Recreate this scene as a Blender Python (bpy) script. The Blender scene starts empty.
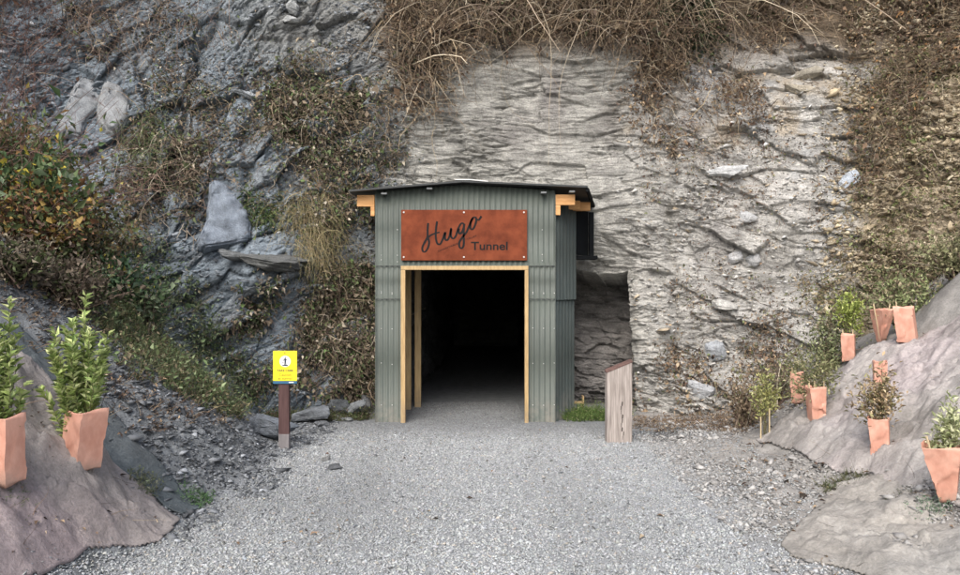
import bpy, bmesh, math, random
import numpy as np
from mathutils import Vector, Matrix

rng = np.random.default_rng(7)
random.seed(7)
scene = bpy.context.scene
COL = scene.collection
F, CX, CY, EYE = 750.0, 480.0, 287.5, 1.93     # focal length in photo pixels, optical centre, eye height


# ------------------------------------------------------------------ noise
def _hash(ix, iy, iz, seed):
    h = (ix.astype(np.int64) * 374761393 + iy.astype(np.int64) * 668265263
         + iz.astype(np.int64) * 2147483647 + seed * 974634721) & 0xFFFFFFFF
    h = ((h ^ (h >> 13)) * 1274126177) & 0xFFFFFFFF
    h = ((h ^ (h >> 16)) * 2246822519) & 0xFFFFFFFF
    h = h ^ (h >> 15)
    return (h & 0xFFFFFF) / float(0xFFFFFF)


def vnoise(x, y, z, seed=0):
    x, y, z = np.broadcast_arrays(np.asarray(x, float), np.asarray(y, float), np.asarray(z, float))
    ix, iy, iz = np.floor(x).astype(np.int64), np.floor(y).astype(np.int64), np.floor(z).astype(np.int64)
    fx, fy, fz = x - ix, y - iy, z - iz
    fx, fy, fz = fx * fx * (3 - 2 * fx), fy * fy * (3 - 2 * fy), fz * fz * (3 - 2 * fz)
    r = 0
    for dx in (0, 1):
        wx = fx if dx else 1 - fx
        for dy in (0, 1):
            wy = fy if dy else 1 - fy
            for dz in (0, 1):
                wz = fz if dz else 1 - fz
                r = r + wx * wy * wz * _hash(ix + dx, iy + dy, iz + dz, seed)
    return r * 2 - 1


def fbm(x, y, z, seed=0, octaves=4, gain=.5):
    a, s, t = 1.0, 0.0, 0.0
    f = 1.0
    for o in range(octaves):
        s = s + a * vnoise(x * f, y * f, z * f, seed + o * 17)
        t += a
        a *= gain
        f *= 2.03
    return s / t


def facet(x, y, z, seed, tilt=1.0, edges=False):
    """angular rock facets: a random height and a random tilt per Voronoi cell; also a cell id value"""
    ix, iy, iz = np.floor(x).astype(np.int64), np.floor(y).astype(np.int64), np.floor(z).astype(np.int64)
    best = np.full(x.shape, 1e9)
    second = np.full(x.shape, 1e9)
    val = np.zeros(x.shape)
    rid = np.zeros(x.shape)
    for dx in (-1, 0, 1):
        for dy in (-1, 0, 1):
            for dz in (-1, 0, 1):
                jx, jy, jz = ix + dx, iy + dy, iz + dz
                h = _hash(jx, jy, jz, seed)
                h2 = (h * 977.13) % 1.0
                h3 = (h * 7331.7) % 1.0
                ox, oy, oz = x - (jx + h), y - (jy + h2), z - (jz + h3)
                d = ox * ox + oy * oy + oz * oz
                m = d < best
                second = np.where(m, best, np.minimum(second, d))
                best = np.where(m, d, best)
                h4 = (h * 52361.3) % 1.0
                h5 = (h * 91733.9) % 1.0
                v = (h4 - .5) + tilt * ((h5 - .5) * ox + (h2 - .5) * oy + (h3 - .5) * oz)
                val = np.where(m, v, val)
                rid = np.where(m, h5, rid)
    return (val, rid, np.sqrt(second) - np.sqrt(best)) if edges else (val, rid)


def sstep(a, b, x):
    t = np.clip((x - a) / (b - a), 0, 1)
    return t * t * (3 - 2 * t)


def inpoly(px, py, poly):
    px, py = np.asarray(px, float), np.asarray(py, float)
    c = np.zeros(px.shape, bool)
    n = len(poly)
    for i in range(n):
        x0, y0 = poly[i]
        x1, y1 = poly[(i + 1) % n]
        if y0 == y1:
            continue
        m = ((y0 > py) != (y1 > py)) & (px < (x1 - x0) * (py - y0) / (y1 - y0) + x0)
        c ^= m
    return c


def norm(v):
    return v / np.maximum(np.linalg.norm(v, axis=-1, keepdims=True), 1e-9)


# ------------------------------------------------------------------ mesh helpers
def build(name, verts, faces, mat=None, parent=None, cols=None, smooth=False, matidx=None):
    """verts (n,3); faces: list of int arrays (m,3)/(m,4) or a python list of tuples"""
    me = bpy.data.meshes.new(name)
    if isinstance(faces, list) and faces and not isinstance(faces[0], np.ndarray):
        me.from_pydata([tuple(v) for v in verts], [], faces)
    else:
        if isinstance(faces, np.ndarray):
            faces = [faces]
        verts = np.asarray(verts, np.float32)
        me.vertices.add(len(verts))
        me.vertices.foreach_set('co', verts.ravel())
        li = np.concatenate([f.ravel() for f in faces]).astype(np.int32)
        tot = np.concatenate([np.full(len(f), f.shape[1]) for f in faces]).astype(np.int32)
        st = np.concatenate([[0], np.cumsum(tot)[:-1]]).astype(np.int32)
        me.loops.add(len(li))
        me.loops.foreach_set('vertex_index', li)
        me.polygons.add(len(tot))
        me.polygons.foreach_set('loop_start', st)
        me.polygons.foreach_set('loop_total', tot)
        me.update(calc_edges=True)
    if cols is not None:
        ca = me.color_attributes.new('Col', 'FLOAT_COLOR', 'POINT')
        c4 = np.ones((len(me.vertices), 4), np.float32)
        c4[:, :cols.shape[1]] = cols
        ca.data.foreach_set('color', c4.ravel())
    if smooth:
        me.polygons.foreach_set('use_smooth', np.ones(len(me.polygons), bool))
    if mat is not None:
        for m in (mat if isinstance(mat, (list, tuple)) else [mat]):
            me.materials.append(m)
    if matidx is not None:
        me.polygons.foreach_set('material_index', np.asarray(matidx, np.int32))
    me.update()
    o = bpy.data.objects.new(name, me)
    COL.objects.link(o)
    if parent is not None:
        o.parent = parent
    return o


def tag(o, label=None, cat=None, group=None, kind=None):
    if label: o['label'] = label
    if cat: o['category'] = cat
    if group: o['group'] = group
    if kind: o['kind'] = kind
    return o


def empty(name, loc, rot=(0, 0, 0)):
    o = bpy.data.objects.new(name, None)
    o.location = loc
    o.rotation_euler = rot
    o.empty_display_size = .1
    COL.objects.link(o)
    return o


class MB:
    def __init__(s):
        s.v, s.f, s.m = [], [], []

    def poly(s, pts, faces, m=0):
        b = len(s.v)
        s.v += [tuple(p) for p in pts]
        s.f += [tuple(i + b for i in f) for f in faces]
        s.m += [m] * len(faces)

    def box(s, x0, x1, y0, y1, z0, z1, m=0):
        s.poly([(x0, y0, z0), (x1, y0, z0), (x1, y1, z0), (x0, y1, z0), (x0, y0, z1), (x1, y0, z1), (x1, y1, z1), (x0, y1, z1)],
               [(0, 3, 2, 1), (4, 5, 6, 7), (0, 1, 5, 4), (1, 2, 6, 5), (2, 3, 7, 6), (3, 0, 4, 7)], m)

    def prism(s, outline, y0, y1, m=0):
        """outline (x,z) extruded along y"""
        n = len(outline)
        s.poly([(x, y0, z) for x, z in outline] + [(x, y1, z) for x, z in outline],
               [tuple(range(n)), tuple(range(2 * n - 1, n - 1, -1))] + [(i, i + n, (i + 1) % n + n, (i + 1) % n) for i in range(n)], m)

    def tube(s, a, b, r, n=8, r2=None, m=0):
        a, b = Vector(a), Vector(b)
        d = (b - a).normalized()
        u = d.orthogonal().normalized()
        w = d.cross(u)
        r2 = r if r2 is None else r2
        pts = []
        for c, rr in ((a, r), (b, r2)):
            for i in range(n):
                t = 2 * math.pi * i / n
                pts.append(c + (u * math.cos(t) + w * math.sin(t)) * rr)
        s.poly(pts, [(i, (i + 1) % n, (i + 1) % n + n, i + n) for i in range(n)] + [tuple(range(n - 1, -1, -1)), tuple(range(n, 2 * n))], m)

    def build(s, name, mat, parent=None, bevel=0, smooth=False):
        o = build(name, s.v, s.f, mat, parent, smooth=smooth, matidx=s.m)
        bm = bmesh.new()
        bm.from_mesh(o.data)
        bmesh.ops.recalc_face_normals(bm, faces=bm.faces)
        bm.to_mesh(o.data)
        bm.free()
        if bevel:
            md = o.modifiers.new('Bevel', 'BEVEL')
            md.width = bevel
            md.segments = 2
            md.limit_method = 'ANGLE'
        return o


# ------------------------------------------------------------------ materials
def newmat(name):
    m = bpy.data.materials.new(name)
    m.use_nodes = True
    nt = m.node_tree
    b = nt.nodes['Principled BSDF']
    return m, nt, b


def attr_mat(name, rough=.9, scale1=6, scale2=60, var=.35, bump=.5, bdist=.02, scale3=180, spec=.25, stretch=None, strata=False):
    """colour from the mesh's own colour layer, broken up by two scales of grain, with bump"""
    m, nt, b = newmat(name)
    N, L = nt.nodes, nt.links
    a = N.new('ShaderNodeAttribute')
    a.attribute_name = 'Col'
    tc = N.new('ShaderNodeTexCoord')
    vec = tc.outputs['Object']
    if stretch:
        mp = N.new('ShaderNodeMapping')
        mp.inputs['Scale'].default_value = stretch
        L.new(vec, mp.inputs['Vector'])
        vec = mp.outputs['Vector']
    outs = []
    for sc_, det in ((scale1, 6), (scale2, 5)):
        n = N.new('ShaderNodeTexNoise')
        n.inputs['Scale'].default_value = sc_
        n.inputs['Detail'].default_value = det
        n.inputs['Roughness'].default_value = .65
        L.new(vec, n.inputs['Vector'])
        outs.append(n.outputs['Fac'])
    add = N.new('ShaderNodeMath')
    add.operation = 'ADD'
    L.new(outs[0], add.inputs[0])
    L.new(outs[1], add.inputs[1])
    mr = N.new('ShaderNodeMapRange')
    mr.inputs['From Min'].default_value = .65
    mr.inputs['From Max'].default_value = 1.35
    mr.inputs['To Min'].default_value = 1 - var
    mr.inputs['To Max'].default_value = 1 + var
    L.new(add.outputs[0], mr.inputs['Value'])
    vm = N.new('ShaderNodeVectorMath')
    vm.operation = 'SCALE'
    L.new(a.outputs['Color'], vm.inputs[0])
    L.new(mr.outputs['Result'], vm.inputs['Scale'])
    L.new(vm.outputs['Vector'], b.inputs['Base Color'])
    b.inputs['Roughness'].default_value = rough
    b.inputs['Specular IOR Level'].default_value = spec
    if bump:
        n3 = N.new('ShaderNodeTexNoise')
        n3.inputs['Scale'].default_value = scale3
        n3.inputs['Detail'].default_value = 4
        L.new(vec, n3.inputs['Vector'])
        ad2 = N.new('ShaderNodeMath')
        ad2.operation = 'MULTIPLY_ADD'
        ad2.inputs[1].default_value = .3
        L.new(n3.outputs['Fac'], ad2.inputs[0])
        L.new(outs[1], ad2.inputs[2])
        hgt = ad2.outputs[0]
        if strata:
            mp2 = N.new('ShaderNodeMapping')
            mp2.inputs['Scale'].default_value = (2.6, 2.6, 20)
            mp2.inputs['Rotation'].default_value = (0, math.radians(4), 0)
            L.new(tc.outputs['Object'], mp2.inputs['Vector'])
            wn = N.new('ShaderNodeTexNoise')
            wn.inputs['Scale'].default_value = 3.5
            wn.inputs['Detail'].default_value = 3
            L.new(tc.outputs['Object'], wn.inputs['Vector'])
            wv = N.new('ShaderNodeVectorMath')
            wv.operation = 'MULTIPLY_ADD'
            wv.inputs[1].default_value = (.9, .9, 2.4)
            L.new(wn.outputs['Color'], wv.inputs[0])
            L.new(mp2.outputs['Vector'], wv.inputs[2])
            plates = []
            for vsc in (1.0, 2.7):
                vo = N.new('ShaderNodeTexVoronoi')
                vo.inputs['Scale'].default_value = vsc
                L.new(wv.outputs['Vector'], vo.inputs['Vector'])
                sp_ = N.new('ShaderNodeSeparateColor')
                L.new(vo.outputs['Color'], sp_.inputs[0])
                plates.append(sp_.outputs[0])
            n4 = N.new('ShaderNodeMath')
            n4.operation = 'MULTIPLY_ADD'
            n4.inputs[1].default_value = .45
            L.new(plates[1], n4.inputs[0])
            L.new(plates[0], n4.inputs[2])
            m4 = N.new('ShaderNodeMath')
            m4.operation = 'MULTIPLY'
            L.new(n4.outputs[0], m4.inputs[0])
            L.new(a.outputs['Alpha'], m4.inputs[1])
            m5 = N.new('ShaderNodeMath')
            m5.operation = 'MULTIPLY_ADD'
            m5.inputs[1].default_value = .85
            L.new(m4.outputs[0], m5.inputs[0])
            L.new(hgt, m5.inputs[2])
            hgt = m5.outputs[0]
        bp = N.new('ShaderNodeBump')
        bp.inputs['Strength'].default_value = bump
        bp.inputs['Distance'].default_value = bdist
        L.new(hgt, bp.inputs['Height'])
        L.new(bp.outputs['Normal'], b.inputs['Normal'])
    return m


def leaf_mat(name, trans=.25, rough=.6):
    m, nt, b = newmat(name)
    N, L = nt.nodes, nt.links
    a = N.new('ShaderNodeAttribute')
    a.attribute_name = 'Col'
    L.new(a.outputs['Color'], b.inputs['Base Color'])
    b.inputs['Roughness'].default_value = rough
    b.inputs['Specular IOR Level'].default_value = .25
    t = N.new('ShaderNodeBsdfTranslucent')
    L.new(a.outputs['Color'], t.inputs['Color'])
    mx = N.new('ShaderNodeMixShader')
    mx.inputs[0].default_value = trans
    L.new(b.outputs[0], mx.inputs[1])
    L.new(t.outputs[0], mx.inputs[2])
    L.new(mx.outputs[0], N['Material Output'].inputs['Surface'])
    return m


def flat_mat(name, col, rough=.6, var=.15, scale=(8, 8, 8), bump=0, metal=0, spec=.4, col2=None, nscale=1.0, bdist=.004, lo=.35, hi=.65):
    m, nt, b = newmat(name)
    N, L = nt.nodes, nt.links
    tc = N.new('ShaderNodeTexCoord')
    mp = N.new('ShaderNodeMapping')
    mp.inputs['Scale'].default_value = scale
    n = N.new('ShaderNodeTexNoise')
    n.inputs['Scale'].default_value = nscale
    n.inputs['Detail'].default_value = 7
    n.inputs['Roughness'].default_value = .62
    L.new(tc.outputs['Object'], mp.inputs['Vector'])
    L.new(mp.outputs['Vector'], n.inputs['Vector'])
    r = N.new('ShaderNodeValToRGB')
    c2 = col2 or tuple(min(1, c * (1 + var)) for c in col)
    c1 = col if col2 else tuple(c * (1 - var) for c in col)
    r.color_ramp.elements[0].position = lo
    r.color_ramp.elements[1].position = hi
    r.color_ramp.elements[0].color = (*c1, 1)
    r.color_ramp.elements[1].color = (*c2, 1)
    L.new(n.outputs['Fac'], r.inputs['Fac'])
    L.new(r.outputs['Color'], b.inputs['Base Color'])
    b.inputs['Roughness'].default_value = rough
    b.inputs['Metallic'].default_value = metal
    b.inputs['Specular IOR Level'].default_value = spec
    if bump:
        bp = N.new('ShaderNodeBump')
        bp.inputs['Strength'].default_value = bump
        bp.inputs['Distance'].default_value = bdist
        L.new(n.outputs['Fac'], bp.inputs['Height'])
        L.new(bp.outputs['Normal'], b.inputs['Normal'])
    return m


M_ROCK = attr_mat('rock', .92, 6, 42, .5, 1.0, .04, 120, strata=True)
M_GROUND = attr_mat('earth', .95, 7, 55, .4, .9, .02, 160)
M_STONE = attr_mat('stone_chips', .9, 30, 160, .25, 0)
M_SLAB = attr_mat('slab_rock', .88, 9, 60, .5, 1.0, .03, 200)
M_FABRIC = attr_mat('matting', .95, 9, 45, .32, .8, .02, 400, .1)
M_LEAF = leaf_mat('leaves')
M_DRY = leaf_mat('dry_leaves', .1, .85)
M_TWIG = attr_mat('twigs', .9, 20, 90, .25, 0)
M_CORR = flat_mat('painted_corrugated_steel', (.078, .092, .079), .5, .09, (1.2, 1.2, .5), spec=.45, nscale=2.2)
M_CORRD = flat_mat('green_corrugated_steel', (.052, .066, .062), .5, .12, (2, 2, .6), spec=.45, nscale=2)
def weather(m, top=.45):
    # splashed mud and dust that thins out above the foot of the wall
    nt = m.node_tree
    N, L = nt.nodes, nt.links
    b = N['Principled BSDF']
    src = b.inputs['Base Color'].links[0].from_socket
    tc = N.new('ShaderNodeTexCoord')
    sx_ = N.new('ShaderNodeSeparateXYZ')
    L.new(tc.outputs['Object'], sx_.inputs[0])
    n = N.new('ShaderNodeTexNoise')
    n.inputs['Scale'].default_value = 7
    n.inputs['Detail'].default_value = 8
    n.inputs['Roughness'].default_value = .75
    L.new(tc.outputs['Object'], n.inputs['Vector'])
    mr = N.new('ShaderNodeMapRange')
    mr.inputs['From Min'].default_value = 0
    mr.inputs['From Max'].default_value = top
    mr.inputs['To Min'].default_value = .62
    mr.inputs['To Max'].default_value = .05
    L.new(sx_.outputs['Z'], mr.inputs['Value'])
    ml = N.new('ShaderNodeMath')
    ml.operation = 'MULTIPLY'
    ml.use_clamp = True
    L.new(mr.outputs[0], ml.inputs[0])
    mr2 = N.new('ShaderNodeMapRange')
    mr2.inputs['From Min'].default_value = .4
    mr2.inputs['From Max'].default_value = .6
    L.new(n.outputs['Fac'], mr2.inputs['Value'])
    L.new(mr2.outputs[0], ml.inputs[1])
    mx = N.new('ShaderNodeMix')
    mx.data_type = 'RGBA'
    L.new(ml.outputs[0], mx.inputs['Factor'])
    L.new(src, mx.inputs['A'])
    mx.inputs['B'].default_value = (.20, .18, .15, 1)
    L.new(mx.outputs['Result'], b.inputs['Base Color'])
    ro = N.new('ShaderNodeMapRange')
    ro.inputs['To Min'].default_value = .42
    ro.inputs['To Max'].default_value = .72
    L.new(n.outputs['Fac'], ro.inputs['Value'])
    L.new(ro.outputs[0], b.inputs['Roughness'])


weather(M_CORR)
weather(M_CORRD)
M_SCREW = flat_mat('screw_zinc', (.62, .62, .60), .35, .05, metal=.3)
M_ROOF = flat_mat('dark_roof_steel', (.035, .038, .038), .5, .15)
M_CLIP = flat_mat('galvanised_clip', (.16, .17, .17), .5, .1)
M_BLACKSTEEL = flat_mat('black_steel', (.008, .009, .010), .85, .2, spec=.1)
M_PINE = flat_mat('pine_timber', (.36, .235, .105), .75, .2, (14, 14, 1.6), .3, col2=(.52, .37, .18), nscale=2.5)
M_PINE_H = flat_mat('pine_beam', (.50, .25, .09), .75, .2, (2, 14, 14), .3, col2=(.66, .37, .16), nscale=2.5)
M_RUST = flat_mat('rusted_steel', (.115, .028, .013), .92, .2, (2, 2, 2), .25, col2=(.205, .054, .024), nscale=2.2, spec=.2)
M_CUT = flat_mat('cut_letter_shadow', (.008, .007, .007), .9, .1)
M_GREYWOOD = flat_mat('weathered_timber', (.20, .17, .15), .9, .2, (26, 26, 1.5), .6, col2=(.43, .38, .345), nscale=1.6)
M_CRACK = flat_mat('crack_shadow', (.05, .04, .035), .95, .2)
M_REDTOP = flat_mat('end_grain_red', (.12, .07, .058), .9, .3, (20, 20, 20), .3)
M_BROWNPOST = flat_mat('brown_stained_timber', (.060, .030, .028), .8, .2, (20, 20, 1.6), .3, col2=(.105, .058, .055), nscale=1.5)
M_YELLOW = flat_mat('yellow_panel', (.86, .70, .03), .45, .03)
M_WHITE = flat_mat('white_panel', (.80, .80, .80), .5, .02)
M_BLUE = flat_mat('blue_strip', (.04, .13, .22), .5, .08)
M_INK = flat_mat('dark_ink', (.02, .03, .05), .6, .1)
M_INK2 = flat_mat('brown_ink', (.20, .16, .02), .6, .1)
M_GUARD = flat_mat('terracotta_sleeve', (.50, .24, .17), .6, .1, (5, 5, 3), .3, col2=(.64, .355, .265), nscale=2, bdist=.01)
M_STAKE = flat_mat('bamboo_stake', (.52, .42, .26), .8, .15, (30, 30, 3), .2)

weather(M_GUARD, .12)
weather(M_PINE, .35)

# ------------------------------------------------------------------ camera and light
cam = bpy.data.cameras.new('camera')
cam.sensor_width = 36
cam.lens = F / 960 * 36
cam.clip_end = 400
co = bpy.data.objects.new('camera', cam)
co.location = (0, 0, EYE)
co.rotation_euler = (math.pi / 2, 0, 0)
COL.objects.link(co)
scene.camera = co

SUN_EL, SUN_AZ = 46, 198      # compass-style azimuth, 0 = +Y, clockwise; light from behind the viewer's left shoulder
w = bpy.data.worlds.new('World')
scene.world = w
w.use_nodes = True
nt = w.node_tree
sky = nt.nodes.new('ShaderNodeTexSky')
sky.sky_type = 'NISHITA'
sky.sun_disc = False
sky.sun_elevation = math.radians(SUN_EL)
sky.sun_rotation = math.radians(SUN_AZ)
sky.dust_density = 4
sky.air_density = 1.0
sky.ozone_density = 1.0
hs = nt.nodes.new('ShaderNodeHueSaturation')
hs.inputs['Saturation'].default_value = .75
nt.links.new(sky.outputs[0], hs.inputs['Color'])
nt.links.new(hs.outputs[0], nt.nodes['Background'].inputs['Color'])
nt.nodes['Background'].inputs['Strength'].default_value = .125
sl = bpy.data.lights.new('sun', 'SUN')
sl.energy = 1.15
sl.angle = math.radians(45)
sl.color = (1, .985, .965)
so = bpy.data.objects.new('sun', sl)
az, el = math.radians(SUN_AZ), math.radians(SUN_EL)
to_sun = Vector((math.sin(az) * math.cos(el), math.cos(az) * math.cos(el), math.sin(el)))
so.rotation_euler = to_sun.to_track_quat('Z', 'Y').to_euler()
so.location = to_sun * 30
COL.objects.link(so)
vs = scene.view_settings
vs.view_transform = 'Standard'
vs.look = 'None'
vs.gamma = 1
vs.use_curve_mapping = False
vs.exposure = 1.15


# ------------------------------------------------------------------ terrain
def ground_z(x, y):
    x, y = np.broadcast_arrays(np.asarray(x, float), np.asarray(y, float))
    wob = .12 * fbm(y * .9, 3.3, x * .3, 5, 3)
    xl = np.interp(y, [-10, 3, 5, 6, 7, 8.5, 9.3, 10.3, 13], [-3.4, -2.9, -2.72, -2.5, -2.3, -2.3, -2.7, -3.5, -3.7]) + wob
    t = xl - x
    sl_ = .90
    zl = sl_ * (np.sqrt(t * t + .03) + t) / 2
    zl = zl * (1 - .10 * sstep(2.5, 6, t))
    # fabric-covered mound on the near left
    t2 = -2.52 + .5 * wob - x
    tm = (np.sqrt(t2 * t2 + .02) + t2) / 2
    zm = np.where(tm < .92, 1.36 * tm, 1.25 + (tm - .92) * .55)
    zm = zm * (1 - sstep(5.7, 6.7, y + .25 * (x + 3))) * sstep(-4, 2.5, y)
    zl = np.maximum(zl, zm)
    xr = np.interp(y, [-10, 3, 9, 10.5, 13], [3.6, 3.25, 3.1, 3.6, 3.9]) + wob
    t = x - xr
    zr = .65 * (np.sqrt(t * t + .05) + t) / 2
    zr = zr + .35 * np.maximum(t - 2.0, 0)
    verge = .06 * sstep(2.2, 2.9, x) * (1 - sstep(10, 11, y))
    inside = sstep(11.5, 13, y)
    z = np.minimum(zl, 4.2) * (1 - inside) + np.minimum(zr, 4.0) * (1 - inside) + verge
    flat = np.exp(-(z / .12) ** 2)
    bank = 1 - flat
    z = z + .012 * fbm(x * 1.3, y * 1.3, 0, 11, 3) + bank * (.12 * fbm(x * 1.1, y * 1.1, 0, 21, 4) + .05 * fbm(x * 4, y * 4, 0, 31, 3))
    z = z + .035 * sstep(2.3, 2.9, x) * fbm(x * 2.5, y * 2.5, 0, 41, 4)
    return z


def hit(px, py, off=0.0):
    """point where the line of sight through a photo pixel meets the ground"""
    d = np.linspace(2.5, 16, 2701)
    X, Z = (px - CX) / F * d, EYE - (py - CY) / F * d
    g = ground_z(X, d) + off
    i = int(np.argmax(Z < g))
    return float(X[i]), float(d[i]), float(ground_z(X[i], d[i]))


def axis(a, b, lo, hi, fine, coarse):
    return np.concatenate([np.arange(a, lo, coarse), np.arange(lo, hi, fine), np.arange(hi, b + coarse, coarse)])


gx = axis(-40, 40, -5.6, 5.8, .026, 1.0)
gy = axis(-40, 27, 4.2, 12.2, .026, .8)
GX, GY = np.meshgrid(gx, gy, indexing='ij')
GZ = ground_z(GX, GY)
nearm = ((GX > -5.6) & (GX < 5.8) & (GY > 4.2) & (GY < 12.2))
bankl = sstep(-2.2, -2.6, GX + .15 * fbm(GX * 2, GY * 2, 0, 51, 3)) * nearm
vergem = sstep(2.05, 2.6, GX + .35 * fbm(GX * 1.2, GY * 1.2, 0, 52, 4))
fc, rid = facet(GX * 9, GY * 9, GZ * 9, 61, 1.2)
GZ = GZ + (.028 * fc) * np.clip(bankl + .5 * vergem, 0, 1) * nearm
c = np.ones(GX.shape + (3,)) * np.array([.30, .31, .315])
tone = fbm(GX * .8, GY * .5, 0, 71, 4)
c = c * (1 + .16 * tone)[..., None]
dk = sstep(9.2, 10.9, GY + .5 * tone) * .40                      # ground tone darker towards the portal
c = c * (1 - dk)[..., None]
bc = np.array([.16, .17, .175]) * (1 + .6 * (rid[..., None] - .4)) * (1 + .25 * fbm(GX * 3, GY * 3, 0, 72, 3))[..., None]
c = c * (1 - bankl[..., None]) + bc * bankl[..., None]
vc = np.array([.25, .238, .22]) * (1 + .35 * fbm(GX * 2.2, GY * 2.2, 0, 73, 4))[..., None]
c = c * (1 - vergem[..., None]) + vc * vergem[..., None]
# muddy dark slick on the right near the cliff foot
slick = sstep(.5, .1, np.hypot((GX - 2.55) / 1.2, (GY - 9.85) / .55) + .2 * tone) * .0 + sstep(1.1, .7, np.hypot((GX - 2.5) / .75, (GY - 9.75) / .45))
c = c * (1 - .6 * slick[..., None])
ni, nj = GX.shape
idx = np.arange(ni * nj).reshape(ni, nj)
q = np.stack([idx[:-1, :-1], idx[1:, :-1], idx[1:, 1:], idx[:-1, 1:]], -1).reshape(-1, 4)
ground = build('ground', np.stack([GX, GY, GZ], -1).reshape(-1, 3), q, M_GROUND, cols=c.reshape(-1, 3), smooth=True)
tag(ground, 'grey gravel ground with shale banks rising on both sides', 'ground', kind='structure')

# ------------------------------------------------------------------ cliff
BC = np.array([(-12, -6), (-10.5, 0), (-9, 4), (-7.6, 7), (-6.6, 8.9), (-5.2, 10.25), (-3.7, 11.15), (-2.2, 11.75), (-1.0, 12.1), (.4, 12.25),
               (1.5, 12.15), (2.5, 11.8), (4.1, 11.3), (5.4, 10.4), (6.5, 8.9), (7.6, 6.8), (9, 4), (10.5, 0), (12, -6)], float)
seg = np.concatenate([[0], np.cumsum(np.linalg.norm(np.diff(BC, axis=0), axis=1))])
fs = np.linspace(0, seg[-1], 4000)
fxy = np.stack([np.interp(fs, seg, BC[:, 0]), np.interp(fs, seg, BC[:, 1])], 1)
k = np.hanning(241); k /= k.sum()
pad = np.pad(fxy, ((120, 120), (0, 0)), 'edge')
fxy = np.stack([np.convolve(pad[:, i], k, 'valid') for i in (0, 1)], 1)
s_a = fs[np.argmin(np.hypot(fxy[:, 0] + 7.2, fxy[:, 1] - 8))]
s_b = fs[np.argmin(np.hypot(fxy[:, 0] - 7.2, fxy[:, 1] - 8))]
us = np.concatenate([np.arange(.3, s_a, .25), np.arange(s_a, s_b, .0155), np.arange(s_b, fs[-1] - .3, .25)])
bx, by = np.interp(us, fs, fxy[:, 0]), np.interp(us, fs, fxy[:, 1])
tx, ty = np.gradient(bx, us), np.gradient(by, us)
tl = np.hypot(tx, ty)
nx, ny = -ty / tl, tx / tl                                  # into the hill
zs = np.concatenate([np.arange(-.4, 7.5, .0105), np.arange(7.55, 10, .15)])
U, Zc = np.meshgrid(np.arange(len(us)), zs, indexing='ij')
BX, BY, NX, NY = bx[U], by[U], nx[U], ny[U]
flank = sstep(2.5, 5.5, np.abs(BX + .2))
lean = .09 + .30 * flank
inw = lean * Zc + .30 * fbm(BX * .55, Zc * .55, 2.2, 101, 3) * (1 - .4 * np.exp(-((BX + .2) / 1.8) ** 2)) + np.maximum(Zc - 7.4, 0) * 1.6
X0, Y0 = BX + NX * inw, BY + NY * inw
P = CX + F * X0 / np.maximum(Y0, .5)
Q = CY - F * (Zc - EYE) / np.maximum(Y0, .5)
Pw = P + 14 * fbm(X0 * 1.6, Zc * 1.6, 0, 111, 4)
Qw = Q + 14 * fbm(X0 * 1.6, Zc * 1.6, 5, 112, 4)
wl = sstep(425, 350, Pw + .06 * (Qw - 200) + 25 * fbm(X0 * .8, Zc * .8, 6, 114, 3))                  # blue-grey shale on the left
wr = sstep(598, 700, Pw + 45 * fbm(X0 * .8, Zc * .8, 3, 113, 3))                                     # blockier schist on the right
wc = np.clip(1 - wl - wr, 0, 1)
wsoil = sstep(845, 890, Pw + .15 * (Qw - 150))               # clayey right flank
# laminated schist in the middle
warp = .12 * fbm(X0 * .8, Zc * .8, 1, 121, 3)
zt = Zc + .05 * X0 + .5 * warp
jag = .05 * fbm(X0 * 6, Y0 * 6, Zc * 6, 122, 3)
d1, r1, g1 = facet(X0 * 1.0 + jag, Y0, zt * 4.2 + jag, 131, .8, True)
d2, r2, g2 = facet(X0 * 2.7 + 2 * jag, Y0 * 2.7, zt * 15 + 5 * jag, 132, .9, True)
d2b, r2b = facet(X0 * 4.5 + jag, Y0 * 4.5, zt * 34 + 4 * jag, 137, .9)
open_ = sstep(-.15, .35, fbm(X0 * 1.1, Y0, Zc * 1.9, 123, 4))
hc = .10 * d1 + (.3 + .8 * open_) * (.068 * d2 + .036 * d2b) - (.02 * (1 - sstep(0, .08, g1)) + .04 * (1 - sstep(0, .17, g2))) * open_
# steeply dipping broken shale on the left
a = math.radians(-38)
xr_, zr_ = X0 * math.cos(a) - Zc * math.sin(a), X0 * math.sin(a) + Zc * math.cos(a)
d3, r3, g3 = facet(xr_ * 1.3 + jag, Y0 * 1.5, zr_ * 2.6 + jag, 133, 1.1, True)
d4, r4, g4_ = facet(xr_ * 4 + jag, Y0 * 5, zr_ * 9 + jag, 134, 1.4, True)
d4b, r4b = facet(xr_ * 11, Y0 * 11, zr_ * 22, 138, 1.4)
hl = .19 * d3 + (.2 + .9 * open_) * (.055 * d4 + .04 * d4b) - .04 * (1 - sstep(0, .12, g3)) - .02 * (1 - sstep(0, .15, g4_)) + .06 * fbm(X0 * 3, Y0 * 3, Zc * 3, 141, 4)
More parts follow.
